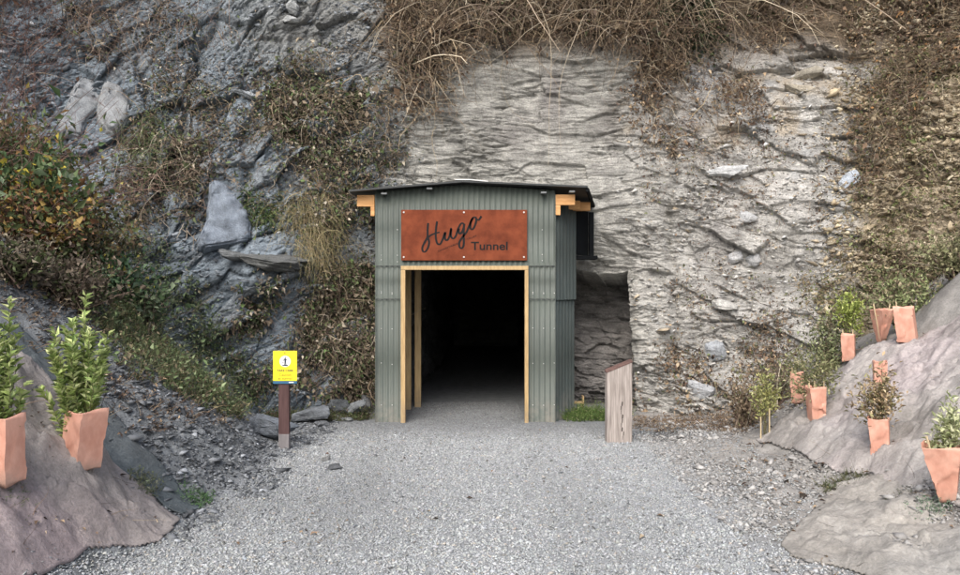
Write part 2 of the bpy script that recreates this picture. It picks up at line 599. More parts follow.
# right: flattish blocks dipping to the left
a = math.radians(14)
xq, zq = X0 * math.cos(a) - Zc * math.sin(a), X0 * math.sin(a) + Zc * math.cos(a)
d5, r5, g5_ = facet(xq * 1.7 + jag, Y0 * 1.7, zq * 3.8 + jag, 135, 1.1, True)
d6, r6, g6_ = facet(xq * 5 + jag, Y0 * 5, zq * 12 + jag, 136, 1.3, True)
d6b, r6b = facet(xq * 13, Y0 * 13, zq * 30, 139, 1.3)
d7, r7, g7_ = facet(xq * .8 + jag, Y0 * .8, zq * 2.2 + jag, 140, 1.2, True)
hr = .15 * d7 + .10 * d5 + (.25 + .95 * open_) * (.05 * d6 + .026 * d6b + .03 * d2 + .012 * d2b) - .022 * (1 - sstep(0, .05, g7_)) - .035 * (1 - sstep(0, .08, g5_)) * open_ - .012 * (1 - sstep(0, .14, g6_)) * open_ + .05 * fbm(X0 * 2.5, Y0 * 2.5, Zc * 2.5, 142, 4)
hsoil = .12 * d5 + .05 * d6 + .04 * d6b + .16 * fbm(X0 * 2, Y0 * 2, Zc * 2, 143, 5)
hr = hr * (1 - .6 * wsoil) + hsoil * wsoil
h = wc * hc + wl * hl + wr * hr + .012 * fbm(X0 * 14, Y0 * 14, Zc * 14, 144, 3)
# features: undercut beside the shed, buttress edge, ledge on the left, cracks
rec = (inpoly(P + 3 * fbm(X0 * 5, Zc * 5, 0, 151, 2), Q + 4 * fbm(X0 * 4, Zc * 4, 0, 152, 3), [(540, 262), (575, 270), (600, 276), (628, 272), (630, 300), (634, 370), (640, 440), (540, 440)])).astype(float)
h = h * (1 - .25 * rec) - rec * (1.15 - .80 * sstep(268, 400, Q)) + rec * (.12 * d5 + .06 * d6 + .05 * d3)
bulge = np.exp(-(((P - 600) / 45) ** 2 + ((Q - 235) / 38) ** 2))
h = h + .30 * bulge
ledge = np.exp(-(((Pw - 262) / 55) ** 2)) * sstep(305, 283, Q - .12 * (P - 262)) * sstep(215, 272, Q)
h = h + .34 * ledge
h = h + .28 * np.exp(-(((Pw - 690) / 30) ** 2 + ((Qw - 410) / 40) ** 2))
butt = sstep(628, 640, P) * sstep(720, 660, P) * sstep(230, 290, Q)
h = h + .16 * butt
crk = np.minimum(np.abs(Pw - (792 - (Qw - 250) * .45)), 30) / 30
h = h - .18 * (1 - crk) ** 2 * sstep(190, 230, Q) * sstep(400, 330, Q)
crk2 = np.minimum(np.abs(Pw - (845 + (Qw - 100) * .03)), 26) / 26
h = h - .14 * (1 - crk2) ** 2 * sstep(220, 120, Q)
for (a0, sl_0, q0, q1, wd, dp_) in ((188, -.25, 20, 200, 13, .30), (150, .15, 60, 230, 9, .20), (258, -.12, 90, 260, 10, .16), (300, .1, 30, 150, 7, .12), (665, .05, 100, 380, 9, .12)):
    ck = np.minimum(np.abs(Pw - (a0 + (Qw - 110) * sl_0)), wd) / wd
    h = h - dp_ * (1 - ck) ** 1.5 * sstep(q0 - 20, q0 + 20, Q) * sstep(q1 + 20, q1 - 20, Q)
fine = (us > s_a) & (us < s_b)
h = h * fine[:, None] + (1 - fine[:, None]) * .25 * fbm(BX, BY, Zc, 161, 3)
OUT = -1.0
X1, Y1 = X0 + OUT * NX * h, Y0 + OUT * NY * h
Z1 = Zc + .15 * h
CL = np.stack([X1, Y1, Z1], -1)
e1, e2 = np.gradient(CL, axis=0), np.gradient(CL, axis=1)
CN = norm(np.cross(e2, e1))
flip = (CN[..., 0] * -NX + CN[..., 1] * -NY) < 0
CN = np.where(flip[..., None], -CN, CN)
# smooth normals for planting
CNs = norm(CN + 1.5 * np.stack([-NX, -NY, 0 * NX], -1))
# colour of the stone itself
n1 = fbm(X0 * .9, Y0 * .9, Zc * .9, 171, 5)
n2 = fbm(X0 * 3.5, Y0 * 3.5, Zc * 9, 172, 4)
n3 = fbm(X0 * 2.2, Y0 * 2.2, Zc * 2.2, 173, 4)
cc = np.array([.405, .395, .36]) * (1 + .22 * n1 + .22 * n2 + .35 * (r2 - .5) + .42 * (r2b - .5))[..., None]
lich = sstep(.15, .5, n3)[..., None]
cc = cc * (1 - .35 * lich) + np.array([.23, .225, .20]) * .35 * lich
cl_ = np.array([.245, .288, .325]) * (1 + .3 * n1 + .2 * n2 + .45 * (r4 - .5) + .3 * (r4b - .5) + .3 * (r3 - .5))[..., None]
pale = sstep(.78, .9, r3)[..., None] * .5
cl_ = cl_ * (1 - pale) + np.array([.24, .25, .255]) * pale
warm = sstep(110, 30, Q)[..., None] * sstep(180, 300, P)[..., None] * .75
cl_ = cl_ * (1 - warm) + np.array([.25, .24, .215]) * warm * (1 + .3 * n2)[..., None]
cr_ = np.array([.455, .44, .41]) * (1 + .25 * (r2b - .5) + .22 * n1 + .15 * n2 + .22 * (r6 - .5) + .2 * (r5 - .5) + .18 * (r7 - .5))[..., None]
tan = (sstep(.05, .5, n3) * sstep(260, 120, Q))[..., None] * .6
cr_ = cr_ * (1 - tan) + np.array([.36, .285, .19]) * tan
blue = sstep(.2, .55, fbm(X0 * 1.3, Zc * 1.3, 9, 174, 4))[..., None] * .55
cr_ = cr_ * (1 - blue) + np.array([.37, .385, .40]) * blue
soil = np.array([.36, .30, .215]) * (1 + .4 * n1 + .4 * n2)[..., None]
cr_ = cr_ * (1 - wsoil[..., None]) + soil * wsoil[..., None]
colr = cc * wc[..., None] + cl_ * wl[..., None] + cr_ * wr[..., None]
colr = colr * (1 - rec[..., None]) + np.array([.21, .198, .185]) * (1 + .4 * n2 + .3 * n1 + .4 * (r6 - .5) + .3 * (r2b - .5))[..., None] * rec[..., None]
earth = (sstep(75, 25, Qw) * sstep(370, 400, Pw))[..., None]
colr = colr * (1 - earth) + np.array([.15, .115, .08]) * (1 + .5 * n2 + .4 * n1)[..., None] * earth
for (a0, b0, ra, rb, k0) in ((556, 98, 16, 26, .5), (520, 130, 40, 22, .25), (610, 150, 14, 50, .25), (690, 120, 22, 40, .3), (760, 190, 30, 16, .2), (340, 330, 40, 60, .35), (715, 250, 18, 60, .22)):
    st_ = (k0 * np.exp(-((Pw - a0) / ra) ** 2 - ((Qw - b0) / rb) ** 2) * np.clip(1 + 1.2 * n3, 0, 1.6))[..., None]
    colr = colr * (1 - st_) + np.array([.13, .11, .115]) * st_
colr = np.clip(colr, .02, .6)
stra = np.clip(wc + .75 * wr * (1 - wsoil) + .5 * wl + .3 * wsoil, 0, 1) * (1 - rec * .2)
colr = np.concatenate([colr, stra[..., None]], -1)
ni, nj = X1.shape
idx = np.arange(ni * nj).reshape(ni, nj)
q = np.stack([idx[:-1, :-1], idx[:-1, 1:], idx[1:, 1:], idx[1:, :-1]], -1).reshape(-1, 4)
fcx = X1.reshape(-1)[q].mean(1)
fcz = Z1.reshape(-1)[q].mean(1)
fcy = Y1.reshape(-1)[q].mean(1)
keep = ~((fcx > -1.33) & (fcx < 1.08) & (fcz < 2.6) & (fcy > 10.9))
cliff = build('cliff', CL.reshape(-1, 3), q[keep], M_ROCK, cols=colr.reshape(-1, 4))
tag(cliff, 'layered schist rock face with blue grey shale on its left side', 'cliff', kind='structure')
VIS = fine[:, None] & (zs[None, :] < 7.6)
visi = np.nonzero(VIS.ravel())[0]
CLf, CNf, Pf, Qf = CL.reshape(-1, 3), CNs.reshape(-1, 3), P.ravel(), Q.ravel()


def cliff_at(px, py):
    i = visi[np.argmin((Pf[visi] - px) ** 2 + (Qf[visi] - py) ** 2)]
    return CLf[i], CNf[i]


def sample_cliff(poly, n, clump=0.0, cscale=2.0, seed=0):
    m = inpoly(Pf[visi] + 10 * rng.standard_normal(len(visi)), Qf[visi] + 8 * rng.standard_normal(len(visi)), poly)
    cand = visi[m]
    if clump > 0:
        nz = fbm(CLf[cand, 0] * cscale, CLf[cand, 1] * cscale, CLf[cand, 2] * cscale, 500 + seed, 3)
        wgt = np.clip(.5 + nz * 2.2 * clump + (1 - clump) * .5, 0, None) ** 1.5
    else:
        wgt = np.ones(len(cand))
    wgt = wgt / wgt.sum()
    return cand[rng.choice(len(cand), n, p=wgt)]


# tunnel bore behind the shed
ty_ = np.arange(11.75, 25, .12)
ang = np.linspace(0, 1, 46)
def bore(t):
    prof = [(-1.2, -.15), (-1.28, 1.0), (-1.28, 2.2), (-1.2, 2.56), (-.2, 2.66), (.8, 2.56), (1.02, 2.2), (1.06, 1.0), (1.0, -.15)]
    pa = np.array(prof)
    sg = np.concatenate([[0], np.cumsum(np.linalg.norm(np.diff(pa, axis=0), axis=1))])
    return np.stack([np.interp(t * sg[-1], sg, pa[:, 0]), np.interp(t * sg[-1], sg, pa[:, 1])], -1)
pr = bore(ang)
TX = np.repeat(pr[None, :, 0], len(ty_), 0); TZ = np.repeat(pr[None, :, 1], len(ty_), 0); TY = np.repeat(ty_[:, None], len(ang), 1)
f1, rr1 = facet(TX * 2.5, TY * 2.5, TZ * 4, 181, 1)
f2, rr2 = facet(TX * 7, TY * 7, TZ * 10, 182, 1)
dd = .18 * f1 + .06 * f2
TX = TX * (1 + dd * .8) + .02 * (TY - 11.8); TZ = TZ * (1 + .25 * dd)
tv = np.stack([TX, TY, TZ], -1)
idx = np.arange(tv.shape[0] * tv.shape[1]).reshape(tv.shape[:2])
q = np.stack([idx[:-1, :-1], idx[1:, :-1], idx[1:, 1:], idx[:-1, 1:]], -1).reshape(-1, 4)
tvf = tv.reshape(-1, 3)
end = len(tvf)
tvf = np.vstack([tvf, [[.2, 25.2, 1]]])
cap = np.vstack([np.stack([idx[-1, :-1], idx[-1, 1:], np.full(len(ang) - 1, end)], -1), [[idx[-1, -1], idx[-1, 0], end]]])
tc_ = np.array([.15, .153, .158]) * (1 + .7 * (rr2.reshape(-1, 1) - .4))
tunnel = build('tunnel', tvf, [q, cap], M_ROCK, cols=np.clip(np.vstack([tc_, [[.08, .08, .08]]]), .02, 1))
tag(tunnel, 'rough dark rock tunnel bore behind the shed doorway', 'tunnel', kind='structure')


def pick(pal, n, var=.25):
    cols = np.array([p[:3] for p in pal], float)
    wt = np.array([p[3] for p in pal], float)
    i = rng.choice(len(pal), n, p=wt / wt.sum())
    return np.clip(cols[i] * (1 + var * rng.standard_normal((n, 1))).clip(.35, 1.8) * 1.2, .005, .8)


# ------------------------------------------------------------------ loose stones (uncountable chippings)
OCT = np.array([(1, 0, 0), (-1, 0, 0), (0, 1, 0), (0, -1, 0), (0, 0, 1), (0, 0, -1)], float)
OCF = np.array([(0, 2, 4), (2, 1, 4), (1, 3, 4), (3, 0, 4), (2, 0, 5), (1, 2, 5), (3, 1, 5), (0, 3, 5)])


def chips(name, pos, size, flat, cols, mat):
    n = len(pos)
    v = OCT[None] * (1 + .45 * rng.standard_normal((n, 6, 1)).clip(-1, 1)) + .22 * rng.standard_normal((n, 6, 3))
    v = v * size[:, None, None] * np.array([1, 1, 1.0])
    v[..., 2] *= flat
    v[..., 0] *= rng.uniform(.7, 1.4, (n, 1))
    th = rng.uniform(0, 6.283, (n, 1))
    x = v[..., 0] * np.cos(th) - v[..., 1] * np.sin(th)
    y = v[..., 0] * np.sin(th) + v[..., 1] * np.cos(th)
    tl = rng.normal(0, .35, (n, 1))
    z = v[..., 2] + x * tl
    v = np.stack([x, y, z], -1) + pos[:, None]
    f = OCF[None] + (np.arange(n) * 6)[:, None, None]
    return build(name, v.reshape(-1, 3), f.reshape(-1, 3), mat, cols=np.repeat(cols, 6, 0))


N = 175000
yy = 4.3 + (12.6 - 4.3) * rng.random(N) ** 1.45
xx = rng.uniform(-3.0, 3.1, N)
edge = .25 * fbm(yy * 1.2, xx * .7, 0, 201, 3)
lim_l = np.interp(yy, [4, 6, 7, 8.5, 9.3, 10.3, 13], [-3.1, -2.45, -2.25, -2.2, -2.5, -2.6, -1]) + edge
k_ = (xx > lim_l) & ((xx < 2.15 + edge * 2) | (rng.random(N) < .45)) & ~((np.abs(xx + .22) > .85) & (yy > 10.62))
xx, yy = xx[k_], yy[k_]
sz = rng.lognormal(math.log(.0078), .36, len(xx)).clip(.0035, .022) * np.where(yy > 10, .75, 1)
zz = ground_z(xx, yy) + sz * .25
g = rng.normal(.335, .055, len(xx)).clip(.14, .55) * np.where(rng.random(len(xx)) < .06, .45, 1)
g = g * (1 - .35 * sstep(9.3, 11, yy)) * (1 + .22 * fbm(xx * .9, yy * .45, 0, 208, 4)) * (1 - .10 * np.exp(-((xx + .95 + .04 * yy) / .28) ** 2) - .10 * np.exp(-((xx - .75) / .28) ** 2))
gc = np.stack([g * (1 + .02 * rng.standard_normal(len(g))), g * 1.035, g * (1.035 + .03 * rng.standard_normal(len(g)))], -1)
br = rng.random(len(g)) < .05
gc[br] *= np.array([1.02, .92, .82])
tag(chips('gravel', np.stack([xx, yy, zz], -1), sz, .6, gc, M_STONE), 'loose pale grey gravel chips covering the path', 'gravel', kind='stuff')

# shale fragments on the left bank
N = 26000
yy = rng.uniform(5.6, 11.2, N); xx = rng.uniform(-5.2, -1.9, N)
lim_l = np.interp(yy, [4, 6, 7, 8.5, 9.3, 10.3, 13], [-2.6, -2.4, -2.05, -2.0, -2.2, -2.2, -2])
k_ = (xx < lim_l + .25 * rng.random(N)) & (fbm(xx * 1.5, yy * 1.5, 0, 205, 3) > -.35)
xx, yy = xx[k_], yy[k_]
sz = rng.lognormal(math.log(.014), .55, len(xx)).clip(.005, .075)
zz = ground_z(xx, yy) + sz * .2
g = rng.normal(.15, .045, len(xx)).clip(.05, .34)
g = np.where(rng.random(len(g)) < .07, g * 2.2, g)
gc = np.stack([g * .95, g * 1.0, g * 1.05], -1)
tag(chips('shale_fragments', np.stack([xx, yy, zz], -1), sz, .4, gc, M_STONE), 'dark broken shale pieces scattered over the left bank', 'shale', kind='stuff')
# grit and slips of rock on the right verge
N = 16000
yy = rng.uniform(4.8, 10.6, N); xx = rng.uniform(2.0, 3.9, N)
k_ = fbm(xx * 1.8, yy * 1.8, 0, 206, 3) > -.1
xx, yy = xx[k_], yy[k_]
sz = rng.lognormal(math.log(.0095), .6, len(xx)).clip(.004, .06)
low = sstep(.1, -.3, fbm(xx * 2, yy * 2, 0, 207, 3))
zz = ground_z(xx, yy) + sz * .2 + .03 * ((yy < 6.3) & (xx > 2.6))
g = rng.normal(.29, .08, len(xx)).clip(.06, .5)
gc = np.stack([g * 1.03, g, g * .95], -1)
tag(chips('rubble', np.stack([xx, yy, zz], -1), sz, .45, gc, M_STONE), 'buff stone rubble strewn along the right verge', 'rubble', kind='stuff')


def face_stones(name, label, poly, n, med, cols, flat, seed, clump=.6):
    i = sample_cliff(poly, n, clump, 2.2, seed)
    sz = rng.lognormal(math.log(med), .5, n).clip(.008, .11)
    pos = CLf[i] + CNf[i] * (sz * .15)[:, None]
    g = pick(cols, n, .18)
    tag(chips(name, pos, sz, flat, g, M_STONE), label, 'stones', kind='stuff')


face_stones('shale_debris', 'loose blue grey shale pieces lodged all over the left cliff', [(-20, -30), (385, -30), (400, 130), (375, 400), (230, 400), (100, 300), (-20, 260)], 9000, .018,
            [(.16, .175, .19, 4), (.11, .12, .13, 2), (.24, .26, .28, 1.5), (.38, .39, .40, .25)], .5, 31)
face_stones('schist_debris', 'broken grey and buff schist pieces lodged in the right cliff', [(630, 60), (860, 60), (850, 300), (790, 400), (650, 430), (635, 280)], 3600, .02,
            [(.37, .36, .335, 4), (.29, .285, .27, 2), (.45, .45, .44, 1), (.36, .30, .22, 1)], .4, 32)
face_stones('clay_lumps', 'tan clay lumps and stones on the steep right slope', [(850, -20), (1000, -20), (1000, 330), (820, 330)], 9000, .021,
            [(.34, .28, .19, 3), (.42, .37, .27, 2), (.22, .18, .13, 2)], .6, 33)


# ------------------------------------------------------------------ rocks
def rock(name, label, loc, dims, rot=(0, 0, 0), col=(.25, .26, .27), seed=0, strat=(1.2, 1.2, 4), sub=5, rough=1.0, group=None, layers=0.0):
    bm = bmesh.new()
    bmesh.ops.create_icosphere(bm, subdivisions=sub, radius=1)
    v = np.array([p.co[:] for p in bm.verts])
    f = np.array([[x.index for x in p.verts] for p in bm.faces])
    bm.free()
    # squarish lump, sliced by random planes so it gets flat broken sides
    v = np.sign(v) * np.abs(v) ** .62
    v = v / np.abs(v).max()
    r_ = np.random.default_rng(seed + 900)
    for _ in range(20):
        nn = norm(r_.standard_normal(3))
        dcut = r_.uniform(.42, .82)
        t = v @ nn
        over = np.maximum(t - dcut, 0)
        v = v - over[:, None] * nn * .97
    fa, ra = facet(v[:, 0] * strat[0] + seed, v[:, 1] * strat[1], v[:, 2] * strat[2], seed + 300, .8)
    fb, rb = facet(v[:, 0] * strat[0] * 3 + seed, v[:, 1] * strat[1] * 3, v[:, 2] * strat[2] * 3, seed + 310, .8)
    v = v * (1 + rough * (.14 * fa + .06 * fb))[:, None]
    if layers:
        st, _r = facet(v[:, 0] * .8 + seed, v[:, 1] * .8, v[:, 2] * 9, seed + 320, .4)
        v[:, :2] *= (1 + layers * st)[:, None]
    v = v * np.array(dims) * .5
    cc_ = np.array(col) * (1 + .2 * (ra - .5) + .25 * (rb - .5) + .18 * fbm(v[:, 0] * 6, v[:, 1] * 6, v[:, 2] * 6, seed, 3))[:, None]
    o = build(name, v, f, M_SLAB, cols=np.clip(cc_, .02, .8))
    o.location = loc
    o.rotation_euler = rot
    tag(o, label, 'rock', group)
    return o


def wall_rock(px, py, wpx, hpx, depth, label, col, tilt=0, seed=0, name='rock_slab', push=.02, strat=(1.2, 1.2, 4), layers=0., lean=.15, rough=.8):
    p, n = cliff_at(px, py)
    s = p[1] / F
    yaw = math.atan2(n[0], -n[1])
    o = rock(name, label, tuple(p + n * push * .55), (wpx * s * 1.1, depth * .6, hpx * s * 1.1), (0, 0, 0), col, seed, strat, rough=rough, layers=layers)
    o.rotation_euler = (Matrix.Rotation(yaw, 3, 'Z') @ Matrix.Rotation(-lean, 3, 'X') @ Matrix.Rotation(math.radians(tilt), 3, 'Y')).to_euler()
    return o


# the big pale pointed slab is cut to its own outline
def outline_slab(name, label, pts, thick, col, tiltx=.2, push=.1, seed=0):
    c_ = np.mean(pts, axis=0)
    p, n = cliff_at(*c_)
    s = (p[1] - .1) / F
    xy = [((a_ - c_[0]) * s, (c_[1] - b_) * s) for a_, b_ in pts]
    bm = bmesh.new()
    vs_ = [bm.verts.new((x, 0, z)) for x, z in xy]
    fce = bm.faces.new(vs_)
    r = bmesh.ops.extrude_face_region(bm, geom=[fce])
    for e in r['geom']:
        if isinstance(e, bmesh.types.BMVert):
            e.co.y += thick
            e.co.x *= 1.06; e.co.z *= 1.06
    bmesh.ops.recalc_face_normals(bm, faces=bm.faces)
    bmesh.ops.bevel(bm, geom=bm.edges[:], offset=.03, segments=2, affect='EDGES')
    bmesh.ops.triangulate(bm, faces=bm.faces[:])
    for _ in range(4):
        bmesh.ops.subdivide_edges(bm, edges=[e for e in bm.edges if e.calc_length() > .07], cuts=1)
        bmesh.ops.triangulate(bm, faces=bm.faces[:])
    v = np.array([q_.co[:] for q_ in bm.verts])
    f = np.array([[x.index for x in q_.verts] for q_ in bm.faces])
    bm.free()
    fa, ra = facet(v[:, 0] * 2.2 + seed, v[:, 1] * 3, v[:, 2] * 2.2 + v[:, 0], seed + 400, 1)
    fz_, rz_ = facet(v[:, 0] * 7 + seed, v[:, 1] * 5, v[:, 2] * 7 - v[:, 0] * 3, seed + 410, 1.2)
    v[:, 1] += .07 * fa + .016 * fz_ + .02 * fbm(v[:, 0] * 9, v[:, 1] * 9, v[:, 2] * 9, seed, 3)
    v[:, 0] += .02 * fbm(v[:, 0] * 7, v[:, 1] * 7, v[:, 2] * 7, seed + 3, 3)
    v[:, 2] += .02 * fbm(v[:, 0] * 7, v[:, 1] * 7, v[:, 2] * 7, seed + 6, 3)
    cc_ = np.array(col) * (1 + .2 * (ra - .5) + .25 * (rz_ - .5) + .4 * fbm(v[:, 0] * 5, v[:, 1] * 5, v[:, 2] * 9 + v[:, 0] * 4, seed, 4))[:, None]
    o = build(name, v, f, M_SLAB, cols=np.clip(cc_, .02, .8))
    o.location = tuple(p + n * push)
    yaw = math.atan2(n[0], -n[1])
    o.rotation_euler = (Matrix.Rotation(yaw, 3, 'Z') @ Matrix.Rotation(-tiltx, 3, 'X')).to_euler()
    tag(o, label, 'rock')
    return o


outline_slab('rock_slab', 'large blue grey pointed slab bedded in the left cliff', [(211, 188), (222, 190), (240, 214), (246, 232), (244, 248), (228, 252), (200, 258), (196, 250), (206, 228), (209, 205)],
             .30, (.24, .275, .32), .25, .33, 3)
wall_rock(268, 268, 78, 22, 1.2, 'dark layered ledge jutting out below the big pointed blue slab', (.15, .155, .15), 10, 5, 'rock_ledge', .25, (1, 1, 7), .14, 0)
wall_rock(232, 261, 40, 12, .5, 'thin dark shelf of stone right under the tip of the pointed blue slab', (.19, .20, .20), 4, 6, 'rock_ledge', .22, (1, 1, 6), .1, 0)
outline_slab('rock_slab', 'pale streaked slab behind the bare twigs at upper left', [(84, 72), (98, 82), (100, 100), (84, 120), (76, 140), (62, 138), (58, 124), (68, 104), (76, 84)], .25, (.32, .335, .345), .3, .12, 7)
outline_slab('rock_slab', 'pale rounded slab beside the dark gully at upper left', [(106, 84), (122, 88), (127, 104), (126, 122), (114, 142), (104, 136), (98, 122), (101, 100)], .25, (.33, .34, .345), .3, .12, 8)
wall_rock(246, 97, 36, 9, .3, 'long thin pale stone lying slantwise on the blue shale', (.40, .43, .45), 16, 9, push=.08)
wall_rock(216, 169, 30, 18, .3, 'small pale block above the big pointed slab', (.33, .355, .375), 10, 10, push=.08)
wall_rock(290, 10, 18, 16, .3, 'squared pale block near the top of the left cliff', (.40, .41, .40), 3, 11, push=.12)
wall_rock(291, 23, 20, 8, .3, 'flat pale block directly beneath the squared block', (.40, .41, .40), 1, 12, push=.14)
wall_rock(724, 172, 44, 15, .4, 'pale wedge of schist at mid height right of the tunnel', (.50, .505, .50), -5, 13, push=.09, layers=.08)
wall_rock(745, 217, 28, 16, .35, 'rounded pale stone in the right cliff above the twin stones', (.50, .505, .505), 8, 14, push=.10)
wall_rock(734, 258, 22, 13, .3, 'paired pale stone, the left of two touching in the right cliff', (.50, .50, .50), -12, 15, push=.08)
wall_rock(753, 258, 20, 13, .3, 'paired pale stone, the right of two touching in the right cliff', (.50, .50, .495), 10, 16, push=.09)
wall_rock(724, 306, 38, 13, .4, 'flat pale flake standing proud of the lower right cliff', (.50, .49, .46), 12, 17, push=.13, layers=.08)
wall_rock(850, 178, 36, 24, .4, 'smooth bluish boulder at the edge of the clay slope on the right', (.42, .46, .51), -28, 18, push=.22, rough=.4)
wall_rock(702, 390, 34, 22, .4, 'squat grey boulder low down at the foot of the right cliff', (.40, .41, .42), 5, 19, push=.14)
wall_rock(715, 352, 26, 26, .35, 'grey cracked block above the squat boulder at right', (.38, .40, .42), 15, 20, push=.07)
wall_rock(800, 90, 30, 12, .35, 'jutting tan flake under the brambles at upper right', (.38, .34, .27), 10, 21, push=.12, layers=.1)
wall_rock(812, 72, 44, 14, .4, 'long tan flake above the jutting flake at upper right', (.37, .34, .28), -4, 22, push=.10, layers=.1)
wall_rock(654, 140, 16, 14, .3, 'small square pale stone beside the hanging vines', (.40, .39, .37), 4, 23, push=.08)
wall_rock(374, 95, 20, 15, .3, 'small pale lump among the dry creepers', (.34, .34, .33), 4, 24, push=.08)

# rubble at the foot of the left cliff
def ground_rock(px, py, dims, rot, label, col, seed, name='rubble_block', strat=(1.2, 1.2, 3), lift=.3):
    x, y, z = hit(px, py)
    return rock(name, label, (x, y, z + dims[2] * lift), dims, rot, col, seed, strat)


ground_rock(274, 440, (.95, .5, .46), (-.35, .10, .15), 'broad flat blue grey slab behind the yellow sign post', (.20, .222, .25), 31, 'rock_slab', lift=.36)
ground_rock(316, 423, (.72, .4, .30), (-.2, -.22, .1), 'wedge shaped slab leaning between the sign and the shed', (.19, .205, .22), 32, lift=.5)
ground_rock(340, 416, (.46, .3, .34), (.1, .2, .6), 'dark angular block in the rubble heap by the shed', (.10, .108, .115), 33, lift=.5)
ground_rock(354, 418, (.5, .26, .24), (-.1, -.4, -.2), 'pale grey sliver tilted against the rubble heap', (.22, .235, .245), 34, lift=.6)
ground_rock(367, 412, (.22, .26, .42), (.2, -.35, .2), 'upright dark splinter against the shed corner', (.12, .122, .124), 35, lift=.34)
ground_rock(322, 426, (.34, .22, .10), (0, .1, .3), 'low thin stone in front of the leaning wedge slab', (.19, .20, .21), 36)
ground_rock(348, 421, (.26, .16, .08), (0, .1, -.3), 'small thin stone in front of the rubble heap', (.24, .25, .25), 37)
ground_rock(334, 469, (.26, .16, .07), (0, -.06, .2), 'small flat dark stone on the left edge of the gravel', (.11, .115, .12), 38)
ground_rock(325, 461, (.15, .12, .09), (0, .1, .8), 'small pale stone behind the flat dark stone on the gravel', (.33, .33, .32), 39)


# ------------------------------------------------------------------ leaves and twigs
def leaf_geo(Pn, D, L_, W_, C, U=None, curl=.25):
    n = len(Pn)
    D = norm(D)
    if U is None:
        U = rng.standard_normal((n, 3)) + np.array([0, -.6, .6])
    S = norm(np.cross(D, U))
    Nn = np.cross(S, D)
    L_, W_ = L_[:, None], W_[:, None]
    v = np.stack([Pn, Pn + D * L_ * .45 + S * W_ * .5 + Nn * L_ * .1, Pn + D * L_ - Nn * L_ * curl, Pn + D * L_ * .45 - S * W_ * .5 + Nn * L_ * .1], 1)
    f = np.array([[0, 1, 2], [0, 2, 3]])[None] + (np.arange(n) * 4)[:, None, None]
    return v.reshape(-1, 3), f.reshape(-1, 3), np.repeat(C, 4, 0)


def strand_geo(P0, D0, length, K, grav, wander, r0, C, taper=.3):
    n = len(P0)
    p, d = P0.copy(), norm(D0)
    pts = [p]
    stp = (length / (K - 1))[:, None]
    for i in range(K - 1):
        d = norm(d + wander * rng.standard_normal((n, 3)) + np.array([0, 0, grav]))
        p = p + d * stp
        pts.append(p)
    pts = np.stack(pts, 1)                       # n,K,3
    t = np.gradient(pts, axis=1)
    u = norm(np.cross(t, np.array([.3, .9, .2])))
    w_ = norm(np.cross(t, u))
    rr = (r0[:, None] * np.linspace(1, taper, K)[None])[..., None]
    ring = np.stack([pts + rr * (u * math.cos(a_) + w_ * math.sin(a_)) for a_ in (0, 2.094, 4.189)], 2)   # n,K,3,3
    base = (np.arange(n) * K * 3)[:, None, None]
    kk = (np.arange(K - 1) * 3)[None, :, None]
    jj = np.arange(3)[None, None, :]
    a0 = base + kk + jj
    a1 = base + kk + (jj + 1) % 3
    f = np.stack([a0, a1, a1 + 3, a0 + 3], -1).reshape(-1, 4)
    return ring.reshape(-1, 3), f, np.repeat(C, K * 3, 0), pts


class Veg:
    def __init__(s):
        s.v, s.t, s.q, s.c, s.n = [], [], [], [], 0

    def leaves(s, *a, **k):
        v, f, c = leaf_geo(*a, **k)
        s.v.append(v); s.t.append(f + s.n); s.c.append(c); s.n += len(v)

    def strands(s, *a, **k):
        v, f, c, pts = strand_geo(*a, **k)
        s.v.append(v); s.q.append(f + s.n); s.c.append(c); s.n += len(v)
        return pts

    def build(s, name, mat, parent=None):
        fs_ = []
        if s.t: fs_.append(np.concatenate(s.t))
        if s.q: fs_.append(np.concatenate(s.q))
        return build(name, np.concatenate(s.v), fs_, mat, parent, cols=np.concatenate(s.c))


DEAD = [(.17, .115, .075, 3), (.26, .19, .12, 2.2), (.09, .06, .045, 3), (.36, .29, .20, 1), (.05, .04, .032, 2)]
STRAW = [(.30, .24, .155, 1.6), (.20, .15, .10, 3), (.11, .08, .058, 3), (.42, .36, .27, .7)]
DARKV = [(.075, .062, .048, 3), (.13, .10, .07, 2), (.21, .175, .125, 1.6), (.06, .075, .036, 2), (.105, .125, .06, 1.4), (.36, .32, .25, .7)]
GREEN = [(.05, .085, .03, 3), (.085, .125, .045, 3), (.03, .05, .022, 2), (.14, .17, .07, 1)]
TWIG = [(.17, .12, .09, 3), (.09, .06, .05, 2), (.28, .22, .16, 1.5), (.38, .33, .26, .6)]


def up(n, sx=.5, z=1.0):
    return np.stack([rng.normal(0, sx, n), rng.normal(0, sx, n) - .1, np.full(n, z)], -1)


